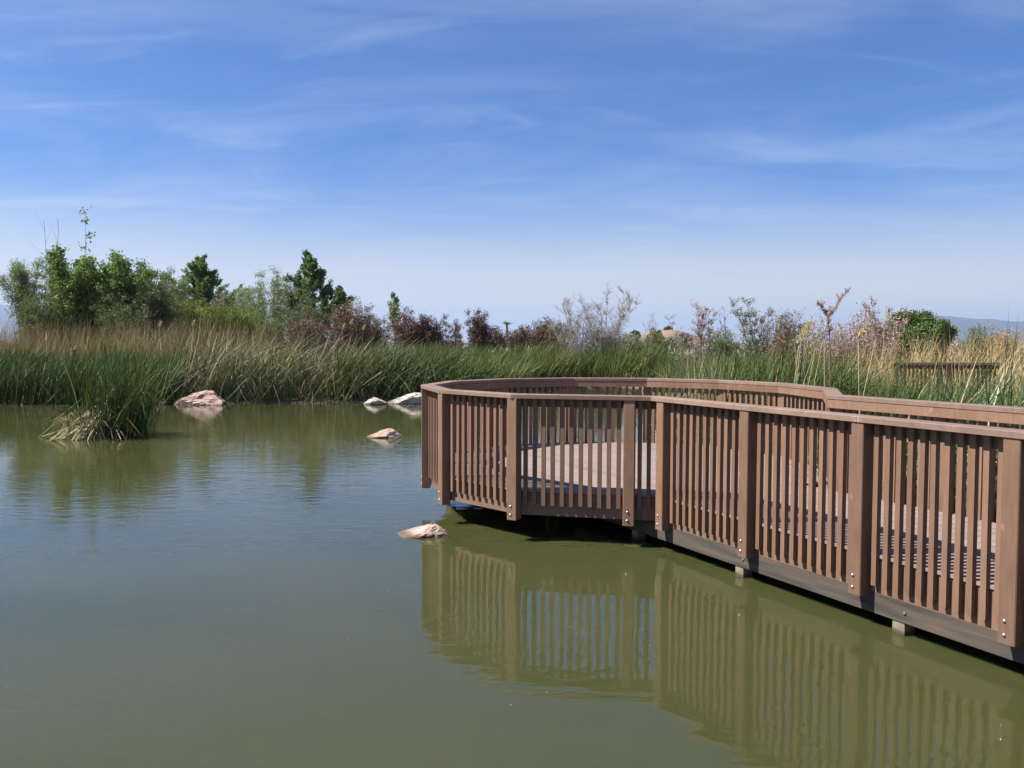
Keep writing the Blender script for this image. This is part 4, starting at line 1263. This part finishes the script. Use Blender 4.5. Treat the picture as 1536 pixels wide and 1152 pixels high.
for j, a in enumerate(((1193, 572, 1200, 500, 14.2, .22, 'tan reed stalk, leftmost behind the platform rail end'),
                       (1196, 574, 1203, 490, 13.8, .26, 'tall tan reed stalk with a yellow plume left of the pink sprig'),
                       (1206, 575, 1224, 520, 13.5, 0, 'slanting tan reed stalk between the yellow plume and pink sprig'),
                       (1214, 575, 1222, 530, 13.2, 0, 'short tan stalk beside the slanting one left of the sprig'),
                       (1222, 577, 1233, 515, 12.9, 0, 'slanting tan stalk just left of the pink sprig'),
                       (1238, 577, 1236, 508, 12.7, 0, 'upright tan stalk against the pink sprig stem'),
                       (1290, 582, 1287, 495, 11.8, .22, 'tan reed with a yellow plume right of the pink sprig'),
                       (1302, 566, 1314, 505, 11.6, 0, 'bent tan stalk right of the second yellow plume'))):
    reed_stalk(*a, 400 + j)
for j, (px_, py_, lab) in enumerate(((1326, 472, 'yellow plumed reed left of the round green shrub'), (1208, 486, 'drooping yellow plumed reed among the right green reeds'))):
    reed_stalk(px_ - 2, 540, px_, py_ + 3, 20, .32, lab, 430 + j)
for j, (px_, py_) in enumerate(((515, 482), (526, 476), (545, 484), (240, 480), (290, 478))):
    lab = ['yellow reed plume on the far bank, left of three below the reddish thicket', 'yellow reed plume on the far bank, tallest of three below the reddish thicket',
           'yellow reed plume on the far bank, right of three below the reddish thicket', 'pale reed plume above the golden reeds at the left',
           'pale reed plume in front of the yellow green tamarisk'][j]
    reed_stalk(px_ - 2, 530, px_, py_ + 6, 35, .24, lab, 440 + j)


# single tall cattails at the right edge
def tall_cattail(px_base, d, leaves, label, seed):
    X = at(px_base, d); gz = float(ground_h([(X, d)])[0])
    root = empty('cattail_plant', (X, d, gz), label, 'cattail', 'tall single cattails at the right edge')
    rng = np.random.default_rng(seed)
    for (px, py, curl) in leaves:
        zt = ztop(py, d) - gz; xt = at(px, d) - X
        n = 9; V = []; w = .020
        az = rng.uniform(-.5, .5)
        for i in range(n + 1):
            t_ = i / n
            xx = xt * (t_ ** 1.5); zz = zt * (t_ * (1 + curl) - curl * t_ * t_)
            ww = w * (1 - .92 * t_ ** 2.2)
            for sg in (-.5, .5):
                V.append((xx + math.cos(az) * ww * sg, math.sin(az) * ww * sg + .12 * t_ * t_, zz))
        F = [(2 * i, 2 * i + 1, 2 * i + 3, 2 * i + 2) for i in range(n)]
        link('leaf', np_mesh('leaf', V, F, np.full(len(V), rng.uniform(.2, .7))), M['cattail_blue'], root)


tall_cattail(1500, 8.3, [(1522, 449, 0), (1536, 470, .1), (1480, 520, .3), (1560, 520, .3), (1440, 548, .5)], 'tall cattail with one leaf standing clear against the sky', 501)
tall_cattail(1478, 8.8, [(1536, 496, .2), (1498, 505, .1), (1400, 545, .6), (1530, 540, .4)], 'cattail leaning right just left of the tallest one', 502)
tall_cattail(1400, 9.6, [(1424, 478, .1), (1440, 520, .3), (1350, 540, .4), (1460, 530, .5)], 'cattail with a dark slanting leaf below the round green shrub', 503)
tall_cattail(1345, 10.2, [(1366, 480, .0), (1352, 520, .2), (1390, 535, .4), (1320, 545, .3)], 'cattail with a thin upright leaf right of the walkway corner', 504)
tall_cattail(1530, 7.6, [(1560, 480, .1), (1545, 500, .2), (1500, 540, .5), (1580, 530, .4)], 'cattail cut by the right edge of the picture', 505)


# pale tuft at the walkway corner
def tuft():
    rng = np.random.default_rng(61)
    d = 10.4; X = at(1278, d); gz = float(ground_h([(X, d)])[0])
    root = empty('dry_grass_tuft', (X, d, gz), 'pale feathery dry grass tuft behind the walkway corner', 'grass')
    n = 260
    xy = np.column_stack([rng.normal(0, .16, n), rng.normal(0, .16, n)])
    V, F, T = blades(rng, xy, 0, rng.uniform(.9, 1.45, n), .010, np.array((.04, 0)), .16, .3, rng.normal(.75, .2, n), 5, .3)
    o = link('stems', np_mesh('stems', V, F, T), M['mixed'], root); o['kind'] = 'stuff'


tuft()


# the other boardwalk's railing far behind the right cattails
def distant_rail():
    d = 20.0; x0, x1 = at(1338, d), at(1500, d); zt = ztop(543, d)
    root = empty('distant_railing', ((x0 + x1) / 2, d, float(ground_h([(x0, d)])[0])), 'distant brown boardwalk railing half hidden by the right cattails', 'railing')
    b = root.location
    def pc(name, c, s, mat): return link(name, MB().box(Vector(c) - b, s).mesh(name), mat, root)
    n = 15
    pc('handrail', ((x0 + x1) / 2, d, zt), (x1 - x0, .15, .045), M['cap'])
    pc('lower_rail', ((x0 + x1) / 2, d + .06, zt - .08), (x1 - x0, .038, .09), M['rail'])
    pc('fascia', ((x0 + x1) / 2, d + .06, zt - 1.13), (x1 - x0, .038, .26), M['rail'])
    me_p = MB().box((0, 0, 0), (.14, .09, 1.3)).mesh('post'); me_p.materials.append(M['rail'])
    me_k = MB().box((0, 0, 0), (.038, .038, 1.15)).mesh('picket'); me_k.materials.append(M['rail'])
    k_ = 0; xx = x0 + .08
    while xx < x1:
        link('post', me_p, None, root, Vector((xx, d - .02, zt - .675)) - b)
        for j in range(11):
            q = xx + .14 + j * .095
            if q < x1: link('picket', me_k, None, root, Vector((q, d + .02, zt - .60)) - b)
        xx += 1.22


distant_rail()

# ------------------------------------------------------------------ air
m, t, out = new_mat('haze_air')
pv = N(t, 'ShaderNodeVolumePrincipled')
pv.inputs['Color'].default_value = (0.52, 0.70, 1.0, 1)
pv.inputs['Density'].default_value = 0.00009
pv.inputs['Anisotropy'].default_value = 0.2
t.links.new(pv.outputs[0], out.inputs['Volume'])
hz = link('haze', MB().box((0, 0, 259.0), (36000, 36000, 522.0)).mesh('haze'), m)
tag(hz, 'thin pale air over the whole place', kind='stuff')
